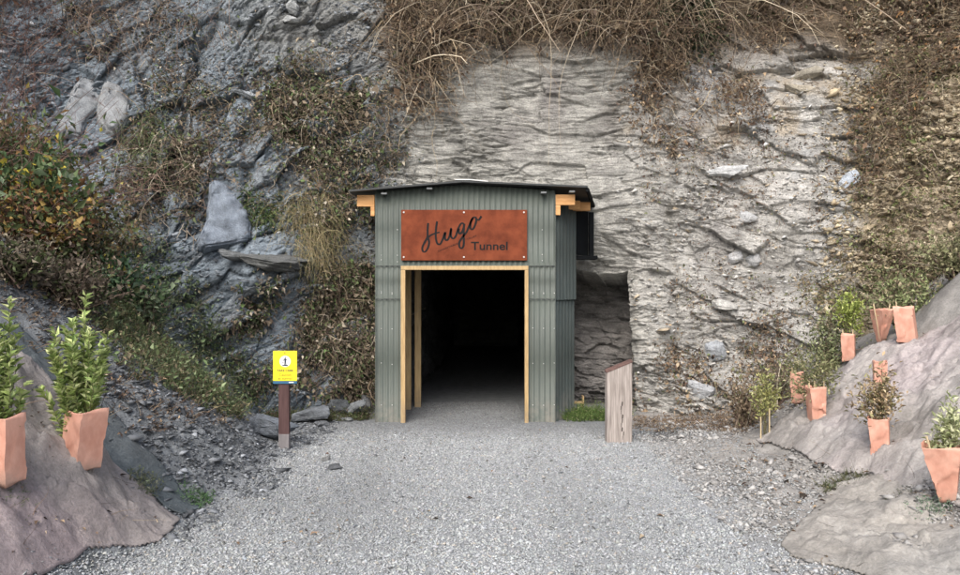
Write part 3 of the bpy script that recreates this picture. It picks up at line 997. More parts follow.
def cliff_cover(name, label, cat, poly, nleaf, nstr, pal, tpal, thick=.22, lsize=.05, slen=.6, clump=.7, cscale=1.6, seed=0, kind=None, grav=-.12, wander=.35, sr=.004, mat=None, hang=.6, upd=.25):
    vg = Veg()
    i = sample_cliff(poly, nleaf, clump, cscale, seed)
    t = thick * rng.random(nleaf) ** 1.3
    bump = np.clip(.6 + 1.1 * fbm(CLf[i, 0] * 2.4, CLf[i, 1] * 2.4, CLf[i, 2] * 2.4, 700 + seed, 3), .15, 1.6)
    p = CLf[i] + CNf[i] * (t * bump)[:, None] + .03 * rng.standard_normal((nleaf, 3))
    D = CNf[i] * .6 + .7 * rng.standard_normal((nleaf, 3)) + np.array([0, 0, -hang])
    L_ = lsize * rng.lognormal(0, .35, nleaf)
    patch = fbm(p[:, 0] * 3, p[:, 1] * 3, p[:, 2] * 3, 720 + seed, 3)
    C = pick(pal, nleaf) * (1 + .35 * patch)[:, None]
    vg.leaves(p, D, L_, L_ * rng.uniform(.35, .7, nleaf), np.clip(C, .005, .8))
    if nstr:
        i = sample_cliff(poly, nstr, clump * .6, cscale, seed)
        p = CLf[i] + CNf[i] * (thick * .5 * rng.random(nstr))[:, None]
        D = CNf[i] * .8 + .7 * rng.standard_normal((nstr, 3)) + np.array([0, 0, upd])
        vg.strands(p, D, slen * rng.lognormal(0, .45, nstr).clip(.3, 2.2), 8, grav, wander, sr * rng.lognormal(0, .35, nstr), pick(tpal, nstr))
    o = vg.build(name, mat or M_DRY)
    tag(o, label, cat, kind=kind)
    return o


# dead bramble curtain over the top of the face
cliff_cover('dead_brambles', 'tangled brown bramble canes hanging over the cliff top above the shed', 'brambles',
            [(388, -40), (392, 40), (398, 112), (424, 122), (448, 78), (475, 62), (505, 52), (560, 34), (610, 40), (640, 56), (700, 42), (770, 52), (812, 22), (830, -40)],
            15000, 3300, DEAD, STRAW, .36, .055, .75, .55, 1.3, 1, 'stuff', -.13, .28, .0042)
cliff_cover('dead_vines', 'brown dead vines trailing down the joint right of the shed roof', 'vines',
            [(636, 50), (700, 50), (690, 100), (672, 165), (650, 160), (640, 110)], 2600, 420, DEAD, STRAW, .2, .05, .5, .7, 2.5, 2, 'stuff')
cliff_cover('dry_scrub', 'brown scrub hanging on the right cliff below the brambles', 'scrub',
            [(715, 70), (745, 85), (765, 110), (760, 125), (735, 112), (718, 100)], 700, 160, DEAD, STRAW, .18, .05, .4, .6, 3, 3)
cliff_cover('bramble_canes', 'long pale arching canes standing out of the brown brambles on the cliff top', 'canes',
            [(392, -30), (400, 80), (470, 40), (620, 25), (800, 20), (830, -30)], 1800, 170, [(.05, .042, .034, 3), (.09, .065, .05, 2), (.06, .075, .035, 1.5)], [(.40, .34, .25, 2), (.28, .22, .16, 2)], .5, .065, 1.5, .8, 1.6, 25, 'stuff', -.16, .12, .0075, None, .6, .6)
# evergreen clump in the brambles
cliff_cover('evergreen_bush', 'small dark evergreen bush among the brown brambles at the cliff top', 'bush',
            [(662, 4), (690, -6), (722, 12), (716, 44), (690, 52), (668, 40)], 2400, 60, [(.025, .04, .02, 3), (.05, .07, .03, 2), (.1, .11, .06, .6)], TWIG, .5, .055, .4, .3, 3, 4, mat=M_LEAF)
# creepers down the left of the shed
cliff_cover('dry_creepers', 'dark dry creepers matted over the rock left of the shed', 'creepers',
            [(275, 70), (330, 90), (385, 80), (400, 150), (375, 175), (380, 300), (378, 395), (320, 395), (300, 330), (318, 250), (290, 170), (262, 110)],
            15000, 1500, DARKV + [(.2, .16, .115, 1.5), (.09, .13, .05, 1.5)], STRAW, .24, .056, .4, .6, 1.6, 5, 'stuff', -.2, .4, .003)
cliff_cover('grass_tuft', 'long straw grass hanging from the ledge left of the shed', 'grass tuft',
            [(290, 190), (330, 190), (330, 270), (300, 262)], 300, 900, STRAW, [(.25, .2, .11, 2), (.33, .28, .16, 2), (.14, .13, .06, 2)], .18, .05, .4, .3, 2, 6, None, -.35, .2, .0028)
cliff_cover('ivy_patch', 'brown leaved ivy on the blue shale above the pointed slab', 'ivy',
            [(140, 120), (215, 140), (205, 215), (140, 240), (118, 180)], 4200, 500, DARKV, TWIG, .18, .05, .45, .7, 2.2, 7, 'stuff')
cliff_cover('moss_ferns', 'thin green ferns growing on the shale right of the pointed slab', 'ferns',
            [(248, 190), (285, 195), (280, 225), (252, 222)], 500, 160, GREEN, GREEN, .14, .05, .22, .6, 3, 8, 'stuff', -.3, .2, .003, M_LEAF)
cliff_cover('ivy_patch', 'dark ivy and fern on the cliff foot behind the yellow sign', 'ivy',
            [(225, 285), (300, 290), (375, 260), (378, 400), (250, 395), (235, 340)], 7500, 400, DARKV + [(.09, .13, .05, 1.2), (.2, .16, .115, 1)], TWIG, .22, .06, .3, .9, 2.0, 9, 'stuff')
cliff_cover('creeping_scrub', 'sparse brown scrub clinging to the upper left cliff', 'scrub',
            [(130, 10), (260, 20), (270, 160), (225, 170), (190, 110), (140, 110)], 1500, 260, DARKV, TWIG, .1, .04, .35, 1.0, 2.2, 10, 'stuff')
cliff_cover('hanging_roots', 'bare roots and dead grass dangling from the top left edge of the cliff', 'roots',
            [(60, -30), (235, -30), (215, 40), (180, 50), (150, 30), (120, 60), (95, 60), (70, 30)], 1500, 620, DARKV, TWIG, .3, .05, .6, .8, 1.8, 11, 'stuff', -.22, .25, .0036)
# right flank
cliff_cover('dry_scrub', 'dense brown dead scrub covering the steep upper right slope', 'scrub',
            [(850, -40), (1000, -40), (1000, 60), (940, 100), (905, 130), (890, 200), (862, 190), (855, 100), (845, 60)], 7000, 1300, DEAD + [(.08, .085, .035, 2), (.22, .12, .05, 1)], STRAW, .4, .05, .5, .65, 1.8, 12, 'stuff')
cliff_cover('scrub_patch', 'olive and brown scrub on the clay slope at the right edge', 'scrub',
            [(880, 60), (1000, 40), (1000, 330), (930, 320), (820, 330), (800, 290), (850, 220)], 8500, 1200, [(.15, .125, .07, 3), (.2, .16, .10, 2), (.10, .115, .045, 3), (.3, .25, .16, 1.5), (.17, .19, .085, 1.5)], STRAW, .2, .042, .35, .75, 1.9, 13, 'stuff')
cliff_cover('creeping_plants', 'small brown plants in the crevice on the right cliff', 'plants',
            [(690, 60), (760, 70), (850, 120), (830, 260), (780, 330), (700, 330), (650, 260), (640, 120)], 3800, 350, DEAD + [(.12, .13, .06, 2)], TWIG, .08, .034, .22, 1.0, 2.6, 14, 'stuff')
cliff_cover('lip_plants', 'low brown plants along the foot of the right cliff', 'plants',
            [(640, 360), (700, 330), (790, 310), (800, 400), (740, 430), (640, 425)], 3600, 260, DEAD + [(.13, .15, .07, 1.5)], STRAW, .12, .04, .25, .9, 2.4, 15, 'stuff')


cliff_cover('creepers', 'brown and green creepers scattered over the blue shale face', 'creepers',
            [(120, 60), (230, 90), (330, 40), (380, 120), (330, 240), (250, 250), (210, 180), (120, 250)], 5200, 620, DARKV + [(.2, .155, .1, 2), (.1, .13, .06, 1.5)], STRAW, .12, .045, .35, 1.0, 2.0, 23, 'stuff')
cliff_cover('grass_tuft', 'green grass tuft in the dark gully at upper left', 'grass tuft', [(132, 110), (165, 115), (160, 175), (135, 170)], 240, 320, GREEN, [(.14, .19, .08, 3), (.22, .24, .13, 2)], .15, .05, .35, .4, 3, 24, None, -.25, .22, .003, M_LEAF)


# ground-grown plants -------------------------------------------------
def ground_pts(poly, n, clump=.5, cs=2.0, seed=0):
    """points on the ground inside a polygon given in plan (x, y)"""
    pa = np.array(poly)
    out = []
    while sum(len(o) for o in out) < n:
        x = rng.uniform(pa[:, 0].min(), pa[:, 0].max(), 4 * n)
        y = rng.uniform(pa[:, 1].min(), pa[:, 1].max(), 4 * n)
        m = inpoly(x, y, poly)
        m &= (fbm(x * cs, y * cs, 0, 800 + seed, 3) * clump + (1 - clump) * 0 > -.35 + .6 * clump * rng.random(len(x)) - .2)
        out.append(np.stack([x[m], y[m]], -1))
    xy = np.concatenate(out)[:n]
    return np.stack([xy[:, 0], xy[:, 1], ground_z(xy[:, 0], xy[:, 1])], -1)


def bush(name, label, cat, ctr, rad, nl, ns, pal, tpal, lsize, seed, mat=None, group=None, lobes=9, stem_r=.008, dirup=.5):
    """a shrub: a stem part that branches from its base, a foliage part made of leaf clumps"""
    root = empty(name, ctr)
    tag(root, label, cat, group)
    r_ = np.array(rad)
    vt = Veg()
    base = np.zeros((ns, 3)) + rng.normal(0, .05, (ns, 3)) * np.array([1, 1, .2])
    tgt = rng.standard_normal((ns, 3)); tgt = norm(tgt) * r_ * rng.uniform(.5, 1.05, (ns, 1)); tgt[:, 2] = np.abs(tgt[:, 2]) + r_[2] * .5
    ln = np.linalg.norm(tgt, axis=1)
    pts = vt.strands(base, tgt + np.array([0, 0, .3]), ln * 1.1, 9, 0.0, .16, stem_r * rng.lognormal(0, .3, ns), pick(tpal, ns))
    vt.build('stem', M_TWIG, root)
    vg = Veg()
    # leaves cluster on the outer half of the branches
    j = rng.integers(0, ns, nl); kx = rng.integers(3, 9, nl)
    p = pts[j, kx] + rng.standard_normal((nl, 3)) * (r_ * .17)
    D = rng.standard_normal((nl, 3)) + np.array([0, -.3, dirup])
    L_ = lsize * rng.lognormal(0, .3, nl)
    tone_ = 1 + .4 * fbm(p[:, 0] * 4 + seed, p[:, 1] * 4, p[:, 2] * 4, 810, 2)
    vg.leaves(p, D, L_, L_ * rng.uniform(.4, .7, nl), np.clip(pick(pal, nl) * tone_[:, None], .005, .8))
    vg.build('foliage', mat or M_LEAF, root)
    return root


# left slope thicket, made of separate bushes
LB = [
    ('tall green and yellow leaved bush high at the left edge below the bare twigs', (22, 128), 9.0, (.55, .5, .5), [(.06, .10, .04, 3), (.11, .15, .06, 2), (.45, .38, .07, .5), (.16, .2, .13, 1), (.2, .12, .05, 1)], .09, 2000),
    ('olive brown bush just below the two pale slabs at upper left', (72, 168), 9.3, (.6, .5, .5), [(.15, .11, .06, 3), (.09, .11, .045, 2), (.3, .25, .08, .5), (.06, .05, .035, 2)], .06, 2400),
    ('dark leafy bush on the bare bank behind the thin left edge sapling', (12, 318), 7.2, (.5, .4, .35), [(.085, .07, .05, 3), (.06, .075, .03, 2), (.2, .17, .12, 1)], .05, 1900),
    ('green leaved bramble bush with yellow leaves at the left edge', (18, 195), 8.4, (.75, .6, .6), [(.065, .11, .045, 3), (.11, .15, .065, 2), (.4, .33, .05, .4), (.15, .2, .12, 1.2), (.2, .1, .04, .5)], .085, 2600),
    ('russet bramble bush below the green leaved one at the left edge', (30, 262), 8.1, (.7, .6, .5), [(.17, .085, .045, 2), (.22, .15, .05, 1.3), (.09, .115, .045, 3), (.08, .05, .035, 2), (.3, .2, .05, .6)], .06, 3000),
    ('brown and olive bush in the middle of the left slope thicket', (78, 225), 8.7, (.65, .6, .65), [(.15, .105, .06, 2.4), (.10, .12, .05, 3), (.2, .15, .06, 1), (.05, .045, .03, 2)], .055, 2800),
    ('dark brown bush low on the left slope behind the tall potted sapling', (70, 310), 7.7, (.6, .5, .4), [(.07, .055, .04, 3), (.15, .12, .09, 1.5), (.06, .07, .03, 1.5)], .05, 2200),
    ('dark green bush right of the russet brambles on the left slope', (112, 275), 8.7, (.45, .45, .45), [(.03, .06, .03, 3), (.06, .10, .045, 2), (.3, .27, .06, .2), (.11, .16, .10, 1)], .065, 1600),
    ('pale green leafy bush at the lower right of the left thicket', (140, 300), 8.9, (.45, .45, .4), [(.07, .11, .05, 3), (.12, .15, .09, 2), (.05, .06, .035, 2)], .055, 1500),
    ('tall russet bush rising at the far left edge', (-12, 150), 8.8, (.6, .5, .9), [(.18, .12, .07, 2), (.10, .12, .05, 2.5), (.25, .2, .1, 1)], .055, 1800),
]
for k_, (lab, (px, py), d, rad, pal, ls, nl) in enumerate(LB):
    x = (px - CX) / F * d
    z = EYE - (py - CY) / F * d
    zg = float(ground_z(x, d))
    bz = max(zg - .05, z - rad[2] * 1.3)
    if bz > zg + .1:
        bz = zg
        rad = (rad[0], rad[1], (z + rad[2] * .4 - zg) / 1.5)
    bush('bramble_bush', lab, 'bush', (x, d, bz), rad, nl, 70, pal, TWIG, ls, 40 + k_, group='bushes on the left slope')

# bare twiggy shrub fanned over the pale slabs
x0, y0, z0 = (60 - CX) / F * 9.0, 9.0, EYE - (190 - CY) / F * 9.0
root = empty('bare_shrub', (x0 - .9, y0, z0 - .4))
tag(root, 'leafless shrub with red brown twigs fanning over the pale upper left slabs', 'shrub')
vg = Veg()
n = 190
D = np.stack([rng.normal(.35, .55, n), rng.normal(-.15, .3, n), np.abs(rng.normal(.8, .35, n))], -1)
pts = vg.strands(rng.normal(0, .22, (n, 3)), D, rng.uniform(.9, 2.3, n), 12, -.01, .12, rng.uniform(.004, .009, n), pick([(.13, .075, .06, 3), (.09, .06, .05, 2), (.22, .17, .13, 1)], n))
vg.build('stem', M_TWIG, root)
vg = Veg()
m = 900
j = rng.integers(0, n, m); kx = rng.integers(3, 11, m)
D = rng.standard_normal((m, 3)) + np.array([.2, -.2, .6])
vg.strands(pts[j, kx], D, rng.uniform(.2, .6, m), 6, 0, .16, rng.uniform(.0018, .0035, m), pick([(.15, .085, .07, 3), (.2, .15, .12, 2)], m))
vg.build('twig', M_TWIG, root)['kind'] = 'stuff'


def herb(name, label, cat, pts, hgt, nb, pal, mat=M_LEAF, kind=None, leafy=0, width=.006, spread=.5, group=None):
    """upright blades / stems rising from given ground points"""
    n = len(pts)
    P0 = np.repeat(pts, nb, 0) + rng.normal(0, .02, (n * nb, 3)) * np.array([1, 1, 0])
    m = len(P0)
    vg = Veg()
    L_ = hgt * rng.lognormal(0, .35, m)
    p = vg.strands(P0, up(m, spread), L_, 6, -.10, .1, np.full(m, width * .5), pick(pal, m), taper=.15)
    if leafy:
        q_ = m * leafy
        j = rng.integers(0, m, q_); kx = rng.integers(1, 6, q_)
        pp = p[j, kx]
        l = hgt * .22 * rng.lognormal(0, .3, q_)
        vg.leaves(pp, rng.standard_normal((q_, 3)) + np.array([0, 0, .4]), l, l * .5, pick(pal, q_))
    o = vg.build(name, mat)
    tag(o, label, cat, group, kind)
    return o


GR = [(.13, .18, .08, 3), (.2, .24, .13, 2), (.22, .20, .11, 1.5), (.07, .09, .035, 2)]
herb('bank_grass', 'wispy green grass and weeds on the left shale bank', 'grass', ground_pts([(-4.6, 7.6), (-3.4, 7.4), (-2.75, 8.6), (-3.2, 10.0), (-3.9, 10.2), (-4.8, 9.2)], 1100, .8, 1.6, 1), .20, 5, GR + [(.17, .14, .09, 2)], kind='stuff', leafy=1)
cliff_cover('red_twigs', 'thin red brown twigs massed at the upper left corner', 'twigs', [(-60, -30), (70, -30), (75, 60), (50, 110), (-60, 130)], 900, 620, [(.13, .075, .05, 2), (.08, .05, .04, 2)], [(.16, .09, .07, 3), (.10, .065, .055, 2), (.24, .19, .14, 1)], .45, .04, .6, .4, 1.5, 21, 'stuff', .02, .22, .0034, upd=.9)
cliff_cover('green_scrub', 'green grey grass and herbs over the left shale slope below the pointed slab', 'scrub', [(92, 215), (140, 225), (190, 290), (265, 385), (240, 405), (150, 360), (92, 310)], 4200, 900, [(.12, .16, .085, 3), (.16, .2, .11, 2), (.07, .1, .045, 2), (.2, .18, .12, 1.5)], [(.15, .19, .10, 3), (.22, .23, .14, 2), (.2, .16, .1, 1)], .2, .045, .28, .7, 2.0, 22, 'stuff', -.1, .2, .0028, M_LEAF, .1, .8)
herb('dead_stalks', 'dead brown stalks and leaf litter on the left bank', 'litter', ground_pts([(-4.4, 6.6), (-3.0, 6.5), (-2.7, 8.6), (-3.6, 9.4), (-4.8, 8.4)], 420, .7, 1.8, 2), .13, 4, DEAD, M_DRY, 'stuff', leafy=1, spread=1.1)
herb('grass_patch', 'green grass and small weeds between the shed side wall and the right cliff', 'grass', ground_pts([(1.2, 10.75), (1.95, 10.8), (2.3, 11.4), (1.6, 11.6), (1.25, 11.2)], 330, .2, 2, 3), .13, 6, [(.07, .12, .03, 3), (.12, .17, .05, 2), (.3, .3, .16, .5)], kind='stuff', leafy=1)
herb('leaf_litter', 'fallen brown leaves at the foot of the right cliff', 'litter', ground_pts([(2.0, 10.2), (3.3, 9.3), (4.2, 9.5), (5.0, 10.2), (4.0, 11.2), (2.3, 11.2)], 800, .5, 2, 4), .07, 4, DEAD, M_DRY, 'stuff', leafy=2, spread=1.4)
herb('weed_strip', 'mixed weeds under the cliff behind the rubble heap', 'weeds', ground_pts([(-3.0, 10.6), (-1.6, 10.8), (-1.6, 11.4), (-3.2, 11.2)], 300, .3, 2, 5), .12, 5, [(.06, .08, .03, 3), (.12, .13, .06, 2), (.1, .07, .05, 2)], kind='stuff', leafy=2)


herb('moss', 'green moss and tiny weeds on the matting at the bottom left corner', 'moss', ground_pts([(-3.6, 4.3), (-2.85, 4.3), (-2.8, 4.75), (-3.1, 5.0), (-3.5, 4.9)], 420, .5, 3, 6) + np.array([0, 0, .03]), .03, 3, [(.09, .12, .05, 3), (.14, .17, .09, 2), (.2, .19, .13, 1)], kind='stuff', leafy=3, spread=1.2)


def litter(name, label, poly, n, pal, seed, lz=.05):
    p = ground_pts(poly, n, .6, 2.2, seed) + np.array([0, 0, lz])
    vg = Veg()
    L_ = .028 * rng.lognormal(0, .5, n)
    D = rng.standard_normal((n, 3)) * np.array([1, 1, .25])
    vg.leaves(p, D, L_, L_ * .5, pick(pal, n), U=np.array([0, 0, 1.0]) + .3 * rng.standard_normal((n, 3)))
    m = n // 6
    p = ground_pts(poly, m, .6, 2.2, seed + 1) + np.array([0, 0, lz])
    vg.strands(p, rng.standard_normal((m, 3)) * np.array([1, 1, .15]), rng.uniform(.05, .3, m), 6, -.01, .2, np.full(m, .0022), pick(DEAD, m))
    o = vg.build(name, M_DRY)
    tag(o, label, 'litter', kind='stuff')


litter('fallen_leaves', 'dry leaves and twigs fallen on the left matting', [(-3.6, 4.2), (-2.75, 4.3), (-2.45, 5.6), (-2.6, 6.1), (-3.4, 6.1)], 260, DEAD, 70)
litter('fallen_leaves', 'dry leaves and twigs strewn over the right verge and mats', [(2.3, 4.8), (3.6, 4.9), (5.2, 7.5), (5.2, 9.4), (3.2, 9.6), (2.5, 8)], 900, DEAD, 72, .03)
litter('path_debris', 'few brown leaves and twigs lying on the gravel path', [(-2.3, 4.8), (2.2, 4.8), (2.3, 10.3), (-1.8, 10.3)], 130, DEAD, 74, .012)


def weed(px, py, rad, n, h, pal, label):
    x, y, _ = hit(px, py)
    a_ = rng.uniform(0, 6.28, n); r_ = rad * np.sqrt(rng.random(n))
    X_, Y_ = x + r_ * np.cos(a_), y + r_ * np.sin(a_)
    return herb('weed', label, 'weed', np.stack([X_, Y_, ground_z(X_, Y_)], -1), h, 5, pal, leafy=2, spread=.8)


weed(192, 500, .14, 40, .07, [(.09, .17, .07, 2), (.13, .2, .1, 1)], 'low green weed at the foot of the left shale bank')
weed(145, 486, .14, 30, .10, [(.13, .15, .09, 2), (.2, .2, .14, 1)], 'pale green weed at the edge of the left matting')
weed(843, 486, .20, 60, .07, [(.08, .10, .04, 2), (.14, .13, .08, 2)], 'low dull green weed in the gap between the two right mattings')
weed(928, 514, .13, 46, .07, [(.13, .2, .13, 2), (.2, .26, .18, 1)], 'grey green weed below the wide right sleeve')
weed(900, 500, .12, 24, .05, [(.1, .12, .06, 2), (.16, .14, .1, 2)], 'tiny dry weed left of the grey green weed')

# right slope shrubs
RB = [
    ('olive green bush above the upper tree sleeves on the right slope', (905, 285), 9.6, (.55, .4, .33), [(.19, .225, .10, 3), (.25, .27, .14, 2), (.09, .10, .05, 2), (.26, .22, .14, 1)], .045, 2000),
    ('wide pale olive bush at the right edge above the matting', (955, 270), 9.3, (.6, .4, .36), [(.17, .175, .09, 3), (.24, .22, .13, 2), (.11, .11, .055, 2)], .042, 2000),
    ('grey green bush left of the round topped sapling on the right slope', (828, 318), 10.2, (.42, .35, .3), [(.17, .2, .10, 3), (.24, .25, .14, 2), (.08, .085, .045, 2)], .042, 1300),
    ('brown twiggy bush beside the slender yellow green sapling', (742, 385), 9.7, (.4, .35, .28), [(.2, .15, .1, 3), (.28, .22, .15, 2), (.11, .085, .055, 2), (.16, .16, .08, 1)], .04, 1300),
    ('brown bush between the slender sapling and the lowest pair of sleeves', (775, 365), 10.2, (.42, .3, .26), [(.17, .13, .09, 3), (.26, .22, .15, 2), (.12, .14, .06, 1.5)], .04, 1100),
]
for k_, (lab, (px, py), d, rad, pal, ls, nl) in enumerate(RB):
    x = (px - CX) / F * d
    z = EYE - (py - CY) / F * d
    zg = float(ground_z(x, d))
    bz = zg - .03
    rad = (rad[0], rad[1], max(rad[2], (z + rad[2] * .7 - bz) / 1.5))
    bush('scrub_bush', lab, 'bush', (x, d, bz), rad, nl, 55, pal, TWIG, ls, 60 + k_, group='bushes on the right slope')


# ------------------------------------------------------------------ matting sheets
def matting(name, label, poly, col, col2, seed, lift=.03, wrinkle=.05, step=.018, jit=.06):
    pa = np.array(poly)
    xs = np.arange(pa[:, 0].min() - .1, pa[:, 0].max() + .1, step)
    ys = np.arange(pa[:, 1].min() - .1, pa[:, 1].max() + .1, step)
    X_, Y_ = np.meshgrid(xs, ys, indexing='ij')
    jx, jy = jit * fbm(X_ * 1.1, Y_ * 1.1, 0, seed, 4, .4) * 2.6, jit * fbm(X_ * 1.1, Y_ * 1.1, 4, seed + 1, 4, .4) * 2.6
    ins = inpoly(X_ + jx, Y_ + jy, poly)
    wr_ = fbm(X_ * 1.3 + Y_ * .9 + .5 * fbm(X_, Y_, 0, seed + 9, 2), (Y_ - X_) * 2.6, 0, seed + 2, 4)
    ridge = 1 - np.abs(fbm(X_ * 2.2 + 1.2 * Y_, (X_ - Y_) * .9, 2, seed + 3, 3)) * 2.4
    ed = np.full(X_.shape, 9.0)
    for i in range(len(poly)):
        (x0_, y0_), (x1_, y1_) = poly[i], poly[(i + 1) % len(poly)]
        l2 = (x1_ - x0_) ** 2 + (y1_ - y0_) ** 2
        t_ = np.clip(((X_ + jx - x0_) * (x1_ - x0_) + (Y_ + jy - y0_) * (y1_ - y0_)) / max(l2, 1e-9), 0, 1)
        ed = np.minimum(ed, np.hypot(X_ + jx - x0_ - t_ * (x1_ - x0_), Y_ + jy - y0_ - t_ * (y1_ - y0_)))
    settle = .12 + .88 * sstep(0, .22, ed)
    Zm = ground_z(X_, Y_) * .75 + .25 * ground_z(X_ + .1, Y_ - .05) + lift + .02 + wrinkle * wr_ + wrinkle * .8 * np.clip(ridge, 0, 1) ** 3
    fa, _ = facet(X_ * 2.6 + .3 * wr_, Y_ * 2.6, Zm * 2.6, seed + 4, 1.5)
    r2 = np.clip(1 - np.abs(fbm(X_ * 3.2 - 2.2 * Y_, X_ * 1.5 + Y_ * 2.6, 1, seed + 7, 3)) * 3.2, 0, 1)
    r3 = np.clip(1 - np.abs(fbm(X_ * 2.5 + 7 * Y_, X_ * 5 - 2 * Y_, 3, seed + 8, 3)) * 3.5, 0, 1)
    Zm = Zm + wrinkle * (.8 * fa + .9 * r2 ** 2.5 + .30 * r3 ** 2 + .25 * fbm(X_ * 9, Y_ * 9, 0, seed + 11, 3))
    Zg = ground_z(X_, Y_)
    Zm = Zg + np.maximum(Zm - Zg, .010) * settle + .003
    idx = np.arange(X_.size).reshape(X_.shape)
    q = np.stack([idx[:-1, :-1], idx[1:, :-1], idx[1:, 1:], idx[:-1, 1:]], -1)
    kq = ins[:-1, :-1] & ins[1:, :-1] & ins[1:, 1:] & ins[:-1, 1:]
    q = q[kq]
    used, inv = np.unique(q.ravel(), return_inverse=True)
    t = sstep(-.35, .4, fbm(X_ * .9, Y_ * .9, 0, seed + 5, 4)).ravel()[used][:, None]
    cc_ = (np.array(col) * (1 - t) + np.array(col2) * t) * (1 + .18 * fbm(X_ * 6, Y_ * 6, 0, seed + 6, 3).ravel()[used])[:, None]
    dirt = sstep(.1, .5, fbm(X_ * 1.7, Y_ * 1.7, 7, seed + 12, 5)).ravel()[used][:, None] * .45
    cc_ = cc_ * (1 - dirt) + np.array([.17, .16, .145]) * dirt
    o = build(name, np.stack([X_, Y_, Zm], -1).reshape(-1, 3)[used], inv.reshape(-1, 4), M_FABRIC, cols=cc_, smooth=True)
    md = o.modifiers.new('Solidify', 'SOLIDIFY')
    md.thickness = .012
    md.offset = 1
    tag(o, label, 'matting')
    return o


matting('ground_matting', 'mauve grey matting draped over the mound at lower left',
        [(-6.2, 2.6), (-2.72, 2.6), (-2.68, 4.2), (-2.62, 5.0), (-2.36, 5.55), (-2.38, 6.05), (-2.75, 6.25), (-3.3, 6.3), (-4.2, 6.4), (-6.2, 6.6)],
        (.32, .29, .272), (.315, .262, .262), 1001, .025, .065, jit=.02)
matting('ground_matting', 'narrow blue grey matting strip behind the left mound', [(-2.46, 6.15), (-2.38, 6.4), (-2.75, 6.62), (-3.4, 6.72), (-4.2, 6.75), (-4.2, 6.3), (-3.1, 6.2)],
        (.10, .118, .125), (.12, .132, .136), 1002, .008, .02, jit=.03)


def P2(pl):
    return [hit(a_, b_)[:2] for a_, b_ in pl]


RM = P2([(752, 441), (790, 452), (828, 470), (868, 477), (905, 496), (960, 516), (1030, 545)]) + [(5.4, 5.0), (7.2, 6.0), (7.0, 8.4)] + P2([(960, 314), (900, 346), (862, 352), (826, 394), (790, 412), (768, 430)])
matting('ground_matting', 'pale grey matting draped over the right slope around the tree sleeves', RM, (.37, .345, .322), (.37, .325, .318), 1010, .022, .055, jit=.035)
RM2 = P2([(792, 548), (806, 510), (836, 486), (880, 490), (925, 508), (975, 535)]) + [(3.9, 4.9), (3.8, 3.9), (2.75, 3.9), (2.62, 4.7)]
matting('ground_matting', 'buff crumpled matting half buried in rubble at lower right', RM2, (.35, .328, .295), (.31, .30, .28), 1021, .006, .034, jit=.12)


# ------------------------------------------------------------------ tree sleeves and saplings
def sleeve(label, px, py, wpx, hpx, lean=0, taper=1.0, pinch=1.0, yaw=.3, stakes=2, seed=0, sides=4, depth=1.0):
    x, y, z = hit(px, py)
    s = y / F
    W_, H_ = wpx * s, hpx * s
    root = empty('tree_sleeve', (x, y, z + .022))
    tag(root, label, 'tree sleeve', 'terracotta tree sleeves')
    r_ = np.random.default_rng(seed)
    n, K = 48, 22
    v, f = [], []
    for k_ in range(K):
        t = k_ / (K - 1)
        wid = W_ * .5 * (taper + (1 - taper) * (t if pinch == 1 else t ** pinch))
        for i in range(n):
            a_ = 2 * math.pi * i / n + yaw
            ph = (2 * math.pi * i / n) * sides / (2 * math.pi) % 1 - .5
            rr = math.cos(math.pi / sides) / math.cos(ph * 2 * math.pi / sides)
            rr = .06 + .94 * rr
            rr *= 1.08
            v.append((math.cos(a_) * wid * rr + lean * t * H_, math.sin(a_) * wid * rr * depth * .85, t * H_ + (.012 * math.sin(a_ * 2 + seed) if k_ in (0, K - 1) else 0)))
    for k_ in range(K - 1):
        for i in range(n):
            f.append((k_ * n + i, k_ * n + (i + 1) % n, (k_ + 1) * n + (i + 1) % n, (k_ + 1) * n + i))
    va = np.array(v)
    fa, _ = facet(va[:, 0] * 9 + seed, va[:, 1] * 9, va[:, 2] * 7, 1100 + seed, 1.4)
    va[:, 0] += .006 * fa * np.sign(va[:, 0]); va[:, 1] += .014 * fa + .005 * fbm(va[:, 0] * 20, va[:, 1] * 20, va[:, 2] * 14, seed, 2)
    o = build('sleeve', va, f, M_GUARD, root, smooth=True)
    md = o.modifiers.new('Solidify', 'SOLIDIFY')
    md.thickness = .0022
    o.data.set_sharp_from_angle(angle=math.radians(42))
    for i in range(stakes):
        mb = MB()
        ox = W_ * (-.36 + .72 * i / max(1, stakes - 1))
        mb.tube((ox * taper + lean * H_ * .1, -.02 + .05 * (i % 2), H_ * .12), (ox + lean * H_, -.02 + .05 * (i % 2), H_ * 1.13 + .02 * r_.random()), .008, 7)
        mb.build('stake', M_STAKE, root)
    return x, y, z, H_, lean


sleeve('terracotta sleeve cut off by the left edge of the photo', 5, 487, 34, 68, .0, 1, yaw=.5, stakes=1, seed=1)
g2 = sleeve('terracotta sleeve holding the tall leafy sapling on the left mound', 80, 473, 38, 60, .12, .97, yaw=.2, stakes=0, seed=2)
sleeve('terracotta sleeve standing behind the other in the lowest pair on the right slope', 798, 404, 16, 31, -.03, 1, yaw=.4, stakes=1, seed=3)
g4 = sleeve('terracotta sleeve in front in the lowest pair on the right slope', 817, 425, 21, 36, -.04, .8, yaw=.75, stakes=3, seed=4)
g5 = sleeve('narrow terracotta sleeve under the round topped sapling', 849, 363, 17, 27, -.04, .85, yaw=.3, stakes=2, seed=5)
sleeve('crumpled terracotta sleeve pinched to a point at its foot', 881, 345, 26, 34, .03, .22, pinch=.8, yaw=.1, stakes=2, seed=6, sides=3)
sleeve('terracotta sleeve leaning left, highest of all on the right slope', 908, 345, 23, 36, -.13, 1.0, yaw=.2, stakes=1, seed=7)
